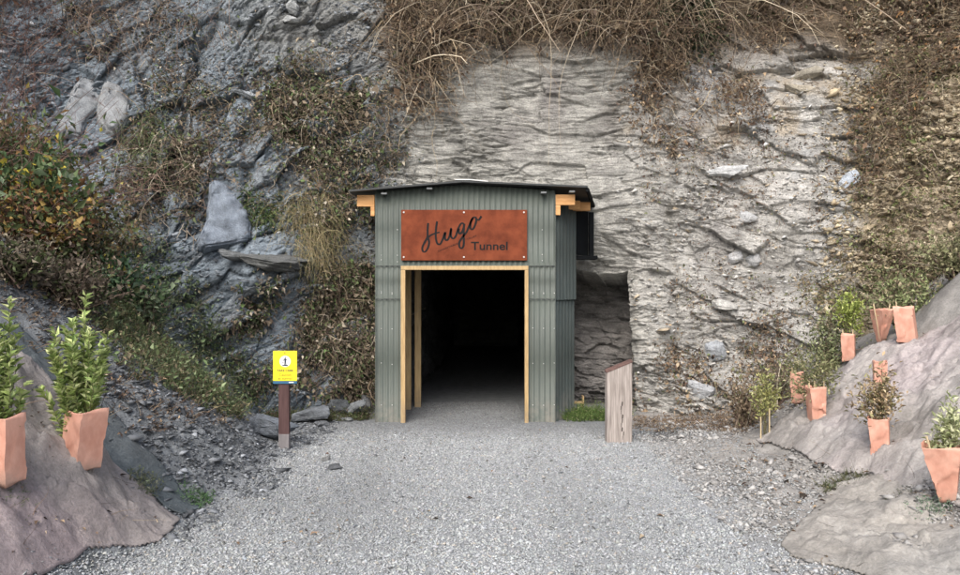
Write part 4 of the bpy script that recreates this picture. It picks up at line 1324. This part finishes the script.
sleeve('terracotta sleeve half hidden behind the brown leaved sapling', 880, 393, 16, 30, 0, .9, yaw=.5, stakes=0, seed=8)
g9 = sleeve('terracotta sleeve with the brown leaved sapling on tall stakes', 881, 458, 24, 38, -.06, .9, yaw=.3, stakes=2, seed=9)
g10 = sleeve('widest terracotta sleeve, tapering to its foot at the right edge', 948, 503, 46, 55, -.12, .42, yaw=.25, stakes=2, seed=10)
sleeve_left = hit(5, 487)


def sapling(label, px, py, top, wpx, nst, nleaf, pal, lsize, seed, d=None, bot=None, uprt=.9, bare=0.25, mat=None, fat=.0):
    """px,py: foot; top: pixel row of the tip; wpx: crown width"""
    x, y, z = hit(px, py)
    s = y / F
    H_ = (py - top) * s
    R_ = wpx * s * .5
    root = empty('sapling', (x, y, z))
    tag(root, label, 'sapling', 'planted saplings')
    vt = Veg()
    n = nst
    t = rng.uniform(-1, 1, n)
    base = np.stack([t * .02, rng.normal(0, .015, n), np.full(n, .0)], -1)
    tip = np.stack([R_ * t * rng.uniform(.5, 1.0, n), R_ * rng.uniform(-.8, .8, n) * .9, H_ * (1 - .30 * np.abs(t) - .28 * rng.random(n))], -1)
    tip[0] = (R_ * .1, 0, H_)
    ctl = base * .5 + np.stack([tip[:, 0] * .35, tip[:, 1] * .35, tip[:, 2] * bare * 1.3], -1)
    K = 12
    u = np.linspace(0, 1, K)[None, :, None]
    pts = (1 - u) ** 2 * base[:, None] + 2 * u * (1 - u) * ctl[:, None] + u * u * tip[:, None]
    pts = pts + .006 * rng.standard_normal(pts.shape)
    mb = MB()
    for i in range(n):
        for k_ in range(K - 1):
            mb.tube(pts[i, k_], pts[i, k_ + 1], .0045 * (1 - .07 * k_), 5, .0045 * (1 - .07 * (k_ + 1)))
    mb.build('stem', M_STEM, root)
    vg = Veg()
    j = rng.integers(0, n, nleaf)
    kx = bare + (1 - bare) * rng.random(nleaf)
    fi = kx * (K - 1)
    i0 = np.minimum(fi.astype(int), K - 2)
    fr = (fi - i0)[:, None]
    p = pts[j, i0] * (1 - fr) + pts[j, i0 + 1] * fr
    p = p + rng.normal(0, 1, (nleaf, 3)) * R_ * np.array([fat, fat, fat])
    ax = norm(pts[j, i0 + 1] - pts[j, i0])
    side = rng.standard_normal((nleaf, 3)); side = norm(side - (side * ax).sum(1, keepdims=True) * ax)
    D = side * .8 + ax * uprt
    L_ = lsize * rng.uniform(.6, 1.25, nleaf)
    C = pick(pal, nleaf, .18)
    vg.leaves(p, D, L_, L_ * .42, C, U=np.array([0, 0, 1.0]) + .5 * rng.standard_normal((nleaf, 3)), curl=.3)
    vg.build('foliage', mat or M_LEAF, root)
    return root


M_STEM = flat_mat('green_stem', (.11, .10, .05), .8, .2)
FRESH = [(.30, .37, .13, 3), (.41, .47, .2, 2.4), (.18, .25, .08, 2), (.52, .55, .28, 1)]
sapling('tall bushy sapling with glossy yellow green leaves in the left sleeve', 81, 470, 296, 80, 24, 2000, FRESH, .066, 1, bare=.36)
sapling('thin yellow green sapling cut off by the left edge of the photo', 6, 486, 300, 64, 15, 950, FRESH, .062, 2, bare=.4)
OLV = [(.2, .21, .10, 3), (.27, .27, .14, 2), (.32, .28, .17, 1.5), (.13, .14, .07, 2)]
sapling('olive bushy sapling in the front sleeve of the lowest right pair', 815, 423, 343, 46, 16, 1000, OLV, .05, 3, bare=.5, fat=.28)
sapling('wispy olive sapling in the back sleeve of the lowest right pair', 797, 403, 346, 32, 10, 420, OLV, .045, 4, bare=.55, fat=.25)
sapling('round topped yellow green sapling on a thin bare stem', 848, 361, 294, 28, 14, 800, [(.34, .39, .11, 3), (.24, .29, .09, 2), (.42, .45, .16, 1)], .055, 5, bare=.66, fat=.3)
sapling('brown leaved sapling on stakes in the middle of the right matting', 880, 456, 362, 40, 16, 950, [(.34, .25, .15, 3), (.42, .34, .22, 2), (.24, .22, .11, 2), (.16, .12, .08, 1)], .05, 6, bare=.55, fat=.3)
sapling('pale silvery green sapling in the wide right sleeve', 950, 500, 396, 42, 11, 520, [(.42, .44, .26, 3), (.3, .34, .17, 2), (.5, .5, .34, 1)], .055, 7, bare=.55, fat=.18)
sapling('slender yellow green sapling without a sleeve beside the right cliff', 765, 436, 368, 32, 11, 520, [(.34, .33, .13, 3), (.26, .28, .11, 2), (.4, .4, .2, 1)], .05, 8, bare=.42, fat=.2)
x, y, z = hit(765, 437)
for ox, lab in ((-.06, 'pale thin stake left of the slender sapling'), (.04, 'pale thin stake right of the slender sapling')):
    mb = MB()
    mb.tube((0, 0, -.03), (0, 0, .30 + ox), .008, 7)
    o = mb.build('planting_stake', M_STAKE)
    o.location = (x + ox, y - .03, z)
    tag(o, lab, 'stake')

# ------------------------------------------------------------------ entrance shed
YF = 10.70
S = YF / F


def X(px): return (px - CX) * S
def Z(py): return EYE - (py - CY) * S


shed = empty('entrance_shed', (X(465), YF, 0))
tag(shed, 'grey green corrugated iron shed with timber framed doorway built against the cliff', 'shed')
SX, SY = X(465), YF


def corr(name, a, b, zb, zt, mat, amp=.0085, pitch=.0765, screws=(), parent=shed, off=0.0, ph=0.0):
    """corrugated sheet from plan point a to b; zb, zt: heights or functions of distance along"""
    a, b = np.array(a, float), np.array(b, float)
    Lg = np.linalg.norm(b - a)
    d = (b - a) / Lg
    nn = np.array([d[1], -d[0]])                    # outwards (towards the viewer)
    n = max(2, int(Lg / pitch * 10))
    rows = 3
    v, f, mi = [], [], []
    fz = lambda q_, t: q_(t) if callable(q_) else q_
    for i in range(n + 1):
        t = Lg * i / n
        o_ = amp * math.cos(2 * math.pi * t / pitch + ph) + off
        for r in range(rows):
            p = a + d * t + nn * o_
            zz_ = fz(zb, t) + (fz(zt, t) - fz(zb, t)) * r / (rows - 1)
            v.append((p[0] - SX, p[1] - SY, zz_))
    for i in range(n):
        for r in range(rows - 1):
            q0 = i * rows + r
            f.append((q0, q0 + rows, q0 + rows + 1, q0 + 1)); mi.append(0)
    # back skin so that the sheet has a thickness
    nb = len(v)
    v += [(x_ - nn[0] * .003, y_ - nn[1] * .003, z_) for x_, y_, z_ in v]
    f += [tuple(reversed([i + nb for i in g_])) for g_ in f[:]]
    mi += [0] * (len(f) - len(mi))
    for i in range(n):
        for r in (0, rows - 1):
            q0 = i * rows + r
            f.append((q0, q0 + rows, q0 + rows + nb, q0 + nb)); mi.append(0)
    for r in range(rows - 1):
        for i in (0, n):
            q0 = i * rows + r
            f.append((q0, q0 + 1, q0 + 1 + nb, q0 + nb)); mi.append(0)
    # screw heads sit on the crests
    for (t, zz_) in screws:
        kq = round((t - ph / (2 * math.pi) * pitch) / pitch)
        t = min(max(kq * pitch - ph / (2 * math.pi) * pitch, .01), Lg - .01)
        p = a + d * t + nn * (amp + off)
        b0 = len(v)
        m = 6
        for i in range(m):
            an = 2 * math.pi * i / m
            v.append((p[0] + d[0] * .0075 * math.cos(an) - SX, p[1] + d[1] * .0075 * math.cos(an) - SY, zz_ + .0075 * math.sin(an)))
        v.append((p[0] + nn[0] * .006 - SX, p[1] + nn[1] * .006 - SY, zz_))
        for i in range(m):
            f.append((b0 + i, b0 + (i + 1) % m, b0 + m)); mi.append(1)
    o = build(name, v, f, [mat, M_SCREW], parent, matidx=mi)
    sm = np.array([m_ == 0 for m_ in mi])
    o.data.polygons.foreach_set('use_smooth', sm)
    return o


x_l, x_r, xo_l, xo_r = X(376), X(555), X(403), X(527.5)
apex, eave_l, eave_r = Z(184.5), Z(191.5), Z(190.5)
xa = X(463)
top = lambda t: (eave_l + (apex - eave_l) * (x_l + t - x_l) / (xa - x_l)) if x_l + t < xa else apex + (eave_r - apex) * (x_l + t - xa) / (x_r - xa)
r_ = np.random.default_rng(3)


def scr(w_, zlist, stepc=2):
    return [(.0765 * k_ + .0765 * (stepc // 2), z_ + .006 * r_.standard_normal()) for z_ in zlist for k_ in range(0, int(w_ / .0765), stepc)]


Wf = x_r - x_l
zj1, zj2 = Z(265), Z(298)
corr('cladding_panel', (x_l, YF), (x_r, YF), zj1 - .012, top, M_CORR, screws=[q_ for q_ in scr(Wf, [zj1 + .06, zj1 + .14], 3) if not (xo_l - .06 < q_[0] + x_l < xo_r + .06)] + scr(Wf, [eave_l - .55, ], 9))
for (a_, b_) in ((x_l, xo_l), (xo_r, x_r)):
    corr('cladding_panel', (a_, YF + .004), (b_, YF + .004), zj2 - .012, zj1 + .03, M_CORR, off=.0, screws=scr(b_ - a_, [(zj1 + zj2) / 2 - .16, zj2 + .06], 2))
    corr('cladding_panel', (a_, YF + .008), (b_, YF + .008), -.03, zj2 + .03, M_CORR, screws=scr(b_ - a_, [.25, .85, 1.35], 2))
for zj, nm in ((zj1, 0), (zj2, 0)):
    for (a_, b_) in ((x_l, xo_l - .01), (xo_r + .01, x_r)):
        mb = MB()
        mb.box(a_ - SX, b_ - SX, -.016, -.0095, zj - .018, zj - .010)
        mb.build('lap_strip', M_ROOF, shed)
# right side wall, splayed outwards, dark green, in two tiers
A, B = (x_r + .004, YF + .012), (1.46, 11.45)
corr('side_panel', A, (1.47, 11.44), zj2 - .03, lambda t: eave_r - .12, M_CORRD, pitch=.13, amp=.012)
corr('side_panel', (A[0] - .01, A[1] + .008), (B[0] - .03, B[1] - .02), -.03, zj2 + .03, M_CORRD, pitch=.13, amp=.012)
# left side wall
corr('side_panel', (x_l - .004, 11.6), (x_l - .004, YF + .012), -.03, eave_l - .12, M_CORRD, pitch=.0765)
# corner flashings
for xx_ in (x_l - .004, x_r + .002):
    mb = MB()
    mb.box(xx_ - .006 - SX, xx_ + .004 - SX, -.014, .05, -.03, eave_r - .05)
    mb.build('corner_flashing', M_CORR, shed)
# roof: two shallow pitches
xl_e, xr_e = X(351), X(586)
y0r, y1r = -.16, 1.65
zl_e, zr_e = Z(193.5) + .03, Z(189.5) + .03
ap = apex + .035
mb = MB()
th = .024
mb.poly([(xl_e - SX, y0r, zl_e), (xa - SX, y0r, ap), (xa - SX, y1r, ap), (xl_e - SX, y1r, zl_e), (xl_e - SX, y0r, zl_e - th), (xa - SX, y0r, ap - th), (xa - SX, y1r, ap - th), (xl_e - SX, y1r, zl_e - th)],
        [(0, 1, 2, 3), (7, 6, 5, 4), (0, 4, 5, 1), (3, 2, 6, 7), (0, 3, 7, 4), (1, 5, 6, 2)])
mb.build('roof', M_ROOF, shed)
mb = MB()
xs2, xe2 = xa + .003, xr_e
xe3 = 1.80
mb.poly([(xs2 - SX, y0r, ap), (xe2 - SX, y0r, zr_e), (xe3 - SX, y1r - .5, zr_e - .13), (xe3 - SX, y1r, zr_e - .13), (xs2 - SX, y1r, ap),
         (xs2 - SX, y0r, ap - th), (xe2 - SX, y0r, zr_e - th), (xe3 - SX, y1r - .5, zr_e - .13 - th), (xe3 - SX, y1r, zr_e - .13 - th), (xs2 - SX, y1r, ap - th)],
        [(0, 1, 2, 3, 4), (9, 8, 7, 6, 5), (0, 5, 6, 1), (1, 6, 7, 2), (2, 7, 8, 3), (3, 8, 9, 4), (4, 9, 5, 0)])
mb.build('roof', M_ROOF, shed)
mb = MB()
mb.prism([(X(455) - SX, ap + .004), (X(470) - SX, ap + .004), (X(488) - SX, ap - .02), (X(488) - SX, ap - .006), (X(470) - SX, ap + .018), (X(455) - SX, ap + .016)], y0r - .01, y0r + .3)
mb.build('ridge_flashing', M_SCREW, shed)
# small white clips under the roof edge
for px, py in ((385, 193), (430, 188), (543, 192), (571, 191)):
    mb = MB()
    mb.box(X(px) - .04 - SX, X(px) + .04 - SX, -.13, -.03, Z(py) - .035, Z(py) - .012)
    mb.build('roof_clip', M_CLIP, shed, .004)
# timber beam ends under the eaves
for (a_, b_, t_, u_) in ((357, 374.5, 195, 206.5), (555.5, 575, 194.5, 205)):
    mb = MB()
    mb.box(X(a_) - SX, X(b_) - SX, .0, .09, Z(u_), Z(t_))
    mb.build('eave_beam', M_PINE_H, shed, .004)
for (a_, b_, t_, u_) in ((370.5, 374.5, 206.7, 216), (555.5, 560.5, 205.2, 215)):
    mb = MB()
    mb.box(X(a_) - SX, X(b_) - SX, .003, .085, Z(u_), Z(t_))
    mb.build('beam_block', M_PINE_H, shed, .003)
for dx, zz_ in ((.18, 0), (.36, .0)):
    mb = MB()
    mb.box(x_r + .02 - SX, x_r + .02 + dx + .22 - SX, .25 + dx * 1.1, .34 + dx * 1.1, Z(206), Z(197))
    mb.build('eave_beam', M_PINE_H, shed, .004)
# black steel bracket and ledge between wall and cliff
mb = MB()
mb.box(1.70 - SX, 1.77 - SX, .95, 1.03, 2.42, 3.10)
mb.build('bracket_post', M_BLACKSTEEL, shed, .004)
mb = MB()
mb.box(1.40 - SX, 1.80 - SX, .78, 1.02, 2.36, 2.42)
mb.build('bracket_ledge', M_BLACKSTEEL, shed, .004)
mb = MB()
mb.poly([(1.36 - SX, .72, 2.43), (1.70 - SX, 1.06, 2.43), (1.70 - SX, 1.06, 3.12), (1.30 - SX, .66, 3.12), (1.36 - SX, .75, 2.43), (1.70 - SX, 1.09, 2.43), (1.70 - SX, 1.09, 3.12), (1.30 - SX, .69, 3.12)],
        [(0, 1, 2, 3), (7, 6, 5, 4), (0, 4, 5, 1), (1, 5, 6, 2), (2, 6, 7, 3), (3, 7, 4, 0)])
mb.build('infill_panel', M_BLACKSTEEL, shed)
mb = MB()
mb.tube((xr_e - SX + .0, y0r + .02, zr_e - .05), (1.77 - SX, 1.0, zr_e - .16), .03, 8)
mb.build('gutter', M_BLACKSTEEL, shed)
# door frame
fw = .068
for px0, px1 in ((401.2, 405.6), (524.6, 528.2)):
    mb = MB()
    mb.box(X(px0) - SX, X(px1) - SX, -.055, .05, -.02, Z(270) - .002)
    mb.build('door_post', M_PINE, shed, .004)
mb = MB()
mb.box(X(401.2) - SX, X(528.2) - SX, -.057, .05, Z(270), Z(266))
mb.build('lintel', M_PINE, shed, .004)
# inner studs seen through the doorway
for xx_, yy_, w_ in ((-1.135, 1.12, .09), (-1.0, 1.35, .10)):
    mb = MB()
    mb.box(xx_ - w_ / 2 - SX, xx_ + w_ / 2 - SX, yy_, yy_ + .09, -.02, 2.35)
    mb.build('stud', M_PINE, shed, .004)
mb = MB()
mb.box(-1.17 - SX, .66 - SX, 1.1, 1.19, 2.36, 2.46)
mb.build('inner_beam', M_PINE, shed, .004)
# added black sheets, not shed parts, that keep daylight out behind the doorway
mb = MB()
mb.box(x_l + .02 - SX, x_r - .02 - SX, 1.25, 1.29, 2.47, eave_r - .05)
mb.build('daylight_blocker', M_BLACKSTEEL, shed)
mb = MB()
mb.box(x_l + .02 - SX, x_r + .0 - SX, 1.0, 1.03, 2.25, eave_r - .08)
mb.build('daylight_blocker', M_BLACKSTEEL, shed)
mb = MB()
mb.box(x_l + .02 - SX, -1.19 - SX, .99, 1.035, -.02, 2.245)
mb.build('daylight_blocker', M_BLACKSTEEL, shed)

# ------------------------------------------------------------------ rusted name sign
sgn = empty('name_sign', (X(464.2), YF - .012, Z(261)))
tag(sgn, 'rust brown steel sign with cut out script lettering above the doorway', 'sign')
ox_, oz_ = X(464.2), Z(261)
mb = MB()
hw = (X(527) - X(401.3)) / 2
mb.box(-hw, hw, -.022, -.012, 0.005, Z(210) - oz_)
plate = mb.build('plate', M_RUST, sgn, .006)


def sx(p): return p * S + (CX * -S) - ox_ + 0
def sz_(p): return Z(p) - oz_


strokes = [
    [(428.3, 223.2), (427.8, 230), (427.6, 237), (425, 242), (422.6, 247.5), (422.9, 251), (425, 252), (427.6, 249), (429.3, 243), (428.0, 237.5)],
    [(424.5, 243.5), (428.3, 237.6), (433.5, 234.2), (439.8, 232.4)],
    [(437.2, 221.6), (436.2, 229), (435.9, 237), (437.2, 243), (439.6, 244.6), (442.2, 241), (445.3, 232.6), (445.0, 238), (446.8, 240.6), (449.4, 237), (451.4, 228.4), (451.0, 236), (453.2, 238.8), (456.0, 235.8),
     (458.4, 228.6), (461.4, 223.6), (464.0, 224.8), (463.0, 230), (460.6, 233.8), (459.0, 232.6), (458.9, 229)],
    [(464.4, 224), (463.7, 232), (463.8, 244), (462.2, 248.2), (459.8, 247.4), (459.3, 243), (461.8, 238.4), (466.4, 232.4), (469.4, 225.5), (472.4, 218.6), (475.4, 217.6), (476.2, 221), (474.4, 227), (472.2, 229.6), (470.4, 228.2), (470.8, 222.6), (473.2, 218)],
    [(475.6, 218.6), (478.6, 220.2), (481.4, 216.4)],
]


def catmull(pts, sub=6):
    p = [Vector(q_) for q_ in pts]
    p = [p[0] * 2 - p[1]] + p + [p[-1] * 2 - p[-2]]
    out = []
    for i in range(1, len(p) - 2):
        for k_ in range(sub):
            t = k_ / sub
            out.append(.5 * ((2 * p[i]) + (p[i + 1] - p[i - 1]) * t + (2 * p[i - 1] - 5 * p[i] + 4 * p[i + 1] - p[i + 2]) * t * t + (3 * p[i] - p[i - 1] - 3 * p[i + 1] + p[i + 2]) * t ** 3))
    out.append(p[-2])
    return out


mb = MB()
yb = -.0235
for si, st in enumerate(strokes):
    pts = [(sx(q_.x), sz_(q_.y)) for q_ in catmull([(a_, b_) for a_, b_ in st])]
    n = len(pts)
    Lf, Rt = [], []
    for i, (a_, b_) in enumerate(pts):
        p0, p1 = pts[max(i - 1, 0)], pts[min(i + 1, n - 1)]
        dx, dz = p1[0] - p0[0], p1[1] - p0[1]
        l = math.hypot(dx, dz) or 1
        w_ = .0085 + .0065 * abs(dz / l)              # broad-nib stroke
        Lf.append((a_ - dz / l * w_, b_ + dx / l * w_)); Rt.append((a_ + dz / l * w_, b_ - dx / l * w_))
    yk = yb - .0006 * si
    b0 = [(a_, yk, b_) for a_, b_ in Lf] + [(a_, yk, b_) for a_, b_ in Rt]
    fr = [(i, i + 1, n + i + 1, n + i) for i in range(n - 1)]
    mb.poly(b0, fr)
mb.build('script_lettering', M_CUT, plate)


def text(body, size, x, z, mat, parent, y=-.0245, width=None, rot=0, bold=0.0, name='lettering', align='LEFT'):
    cu = bpy.data.curves.new(name, 'FONT')
    cu.body = body
    cu.size = size
    cu.offset = bold
    cu.extrude = .0004
    cu.align_x = align
    tmp = bpy.data.objects.new('tmp', cu)
    COL.objects.link(tmp)
    bpy.context.view_layer.update()
    me = bpy.data.meshes.new_from_object(tmp.evaluated_get(bpy.context.evaluated_depsgraph_get()))
    bpy.data.objects.remove(tmp)
    v = np.array([q_.co[:] for q_ in me.vertices])
    k_ = 1.0
    if width:
        k_ = width / (v[:, 0].max() - v[:, 0].min())
    c_, s_ = math.cos(rot), math.sin(rot)
    for q_ in me.vertices:
        a_, b_ = q_.co.x * k_, q_.co.y
        q_.co = (x + a_ * c_ - b_ * s_, y - q_.co.z, z + a_ * s_ + b_ * c_)
    me.materials.clear()
    me.materials.append(mat)
    o = bpy.data.objects.new(name, me)
    COL.objects.link(o)
    o.parent = parent
    return o


text('Tunnel', .165, sx(471), sz_(250), M_CUT, plate, width=(507.6 - 471) * S, bold=.003, y=-.0240)
M_CUT2 = flat_mat('small_cut_letters', (.05, .014, .008), .9, .1)
text('CHARITABLE', .03, sx(438.2), sz_(252.2), M_CUT2, plate, rot=math.radians(22), width=.305, bold=.0006)
text('TRUST', .03, sx(467), sz_(240.2), M_CUT2, plate, rot=math.radians(20), width=.155, bold=.0006)
for px in (404, 464, 523.8):
    for py in (212.6, 257.2):
        mb = MB()
        mb.tube((sx(px), -.032, sz_(py)), (sx(px), -.02, sz_(py)), .011, 10, .014)
        mb.build('bolt', M_SCREW, plate)

# ------------------------------------------------------------------ warning sign on its post
xs_, ys_, zs_ = hit(283.5, 449)
s9 = ys_ / F
ws = empty('warning_sign', (xs_, ys_, zs_))
tag(ws, 'small yellow warning sign with a figure in a white disc on a brown post', 'sign')
hz = lambda py: (449 - py) * s9
wx = lambda px: (px - 283.5) * s9
mb = MB()
mb.box(wx(278.5), wx(288.8), 0, .07, -.1, hz(381))
mb.build('post', M_BROWNPOST, ws, .006)
pb = flat_mat('scuffed_timber', (.16, .15, .15), .9, .2, (20, 20, 2), .3, col2=(.24, .22, .22))
mb = MB()
mb.box(wx(278.4), wx(288.9), -.002, .072, -.02, hz(434))
mb.build('post_foot', pb, ws, .006)
mb = MB()
mb.box(wx(273.3), wx(297.2), -.012, -.003, hz(380.8), hz(350.8))
panel = mb.build('panel', M_YELLOW, ws, .002)
mb = MB()
mb.box(wx(273.3), wx(297.2), -.0125, -.0035, hz(383.6), hz(381))
mb.build('blue_strip', M_BLUE, panel)
mb = MB()
n = 28
rd = 5.6 * s9
cx_, cz_ = wx(285.4), hz(361.3)
mb.prism([(cx_ + rd * math.cos(2 * math.pi * i / n), cz_ + rd * math.sin(2 * math.pi * i / n)) for i in range(n)], -.0135, -.0125)
mb.build('disc', M_WHITE, panel)
fig = MB()
u = s9
def fp(pts, k_=0):
    fig.prism([(cx_ + a_ * u, cz_ + b_ * u) for a_, b_ in pts], -.0145 - k_ * .0003, -.0137)
fp([(.55 * math.cos(t * .628) + .2, 3.9 + .75 * math.sin(t * .628)) for t in range(10)])
fp([(-.7, 3.0), (1.1, 3.0), (.9, .2), (-.6, .2)], 1)
fp([(-.6, 2.9), (-2.2, .7), (-1.8, .4), (-.4, 2.0)], 2)
fp([(.9, 2.9), (2.3, 1.0), (2.0, .6), (.8, 2.0)], 3)
fp([(-.6, .3), (.2, .3), (.1, -3.6), (-.7, -3.6)], 4)
fp([(.15, .3), (.95, .3), (1.3, -3.6), (.5, -3.6)], 5)
fp([(-3.2, -3.5), (3.0, -3.5), (2.4, -4.5), (-2.4, -4.5)], 6)
fp([(-2.4, -.6), (-1.6, -.6), (-1.6, -1.9), (-2.4, -1.9)], 7)
fig.build('figure', M_INK, panel)
text('TAKE CARE', .034, wx(277.2), hz(371.4), M_INK, panel, y=-.0131, width=16.3 * s9, bold=.0008)
text('Caution', .042, wx(279.2), hz(375.9), M_INK2, panel, y=-.0131, width=12.2 * s9)
text('at tunnel', .042, wx(278.2), hz(379.4), M_INK2, panel, y=-.0131, width=13.8 * s9)
mb = MB()
mb.box(wx(289), wx(294), -.0132, -.0126, hz(382.7), hz(381.8))
mb.build('emblem', M_WHITE, panel)
mb = MB()
mb.tube((wx(285.2), -.017, hz(352.6)), (wx(285.2), -.011, hz(352.6)), .007, 8)
mb.build('bolt', M_INK, panel)

# ------------------------------------------------------------------ weathered post on the right
xp, yp, zp = hit(619.5, 442.5)
sp = yp / F
pt = MB()
w2, w1 = (632.5 - 619.5) * sp, (606.8 - 619.5) * sp
hl_, hr_ = (442.5 - 372) * sp, (442.5 - 361.5) * sp
dp = .12
pt.poly([(w1, 0, -.1), (w2, 0, -.1), (w2, 0, hr_ - .012), (w1, 0, hl_ - .012), (w1 + .0, dp, -.1), (w2, dp, -.1), (w2, dp, hr_ - .012), (w1, dp, hl_ - .012)],
        [(0, 1, 2, 3), (5, 4, 7, 6), (0, 4, 5, 1), (1, 5, 6, 2), (3, 2, 6, 7), (4, 0, 3, 7)])
proot = empty('wooden_post', (xp, yp, zp), (0, 0, math.radians(3)))
tag(proot, 'broad weathered grey timber post with a slanted top right of the shed', 'post')
pt.build('post', M_GREYWOOD, proot, .008)
pt = MB()
pt.poly([(w1 - .004, -.004, hl_ - .010), (w2 + .004, -.004, hr_ - .010), (w2 + .004, dp + .004, hr_ - .010), (w1 - .004, dp + .004, hl_ - .010),
         (w1 - .004, -.004, hl_ + .0), (w2 + .004, -.004, hr_ + .0), (w2 + .004, dp + .004, hr_ + .02), (w1 - .004, dp + .004, hl_ + .02)],
        [(3, 2, 1, 0), (4, 5, 6, 7), (0, 1, 5, 4), (1, 2, 6, 5), (2, 3, 7, 6), (3, 0, 4, 7)])
pt.build('top_cap', M_REDTOP, proot, .003)
cr = MB()
zz_ = .03
for k_ in range(9):
    a_ = .038 + .012 * math.sin(k_ * 1.7) + .002 * k_ * -1
    wd = .002 + .003 * (k_ % 3)
    cr.poly([(a_ - wd, -.002, zz_), (a_ + wd, -.002, zz_ + .004), (a_ + wd + .004, -.002, zz_ + .05), (a_ - wd * .4, -.002, zz_ + .055)], [(0, 1, 2, 3)])
    zz_ += .053
cr.build('crack', M_CRACK, proot)

# timber offcut in the grass beside the shed
xo, yo, zo = hit(577.5, 411)
ob = empty('timber_offcut', (xo, yo, zo))
tag(ob, 'little pale timber trestle in the grass beside the shed wall', 'timber offcut')
mb = MB(); mb.box(-.09, .07, -.05, .05, .12, .15); mb.build('top_board', M_PINE, ob, .003)
for a_ in (-.08, .045):
    mb = MB(); mb.box(a_, a_ + .025, -.045, .045, -.02, .118); mb.build('leg', M_PINE, ob, .003)
mb = MB(); mb.box(.073, .095, -.05, .05, .02, .24); mb.build('back_board', M_PINE, ob, .003)
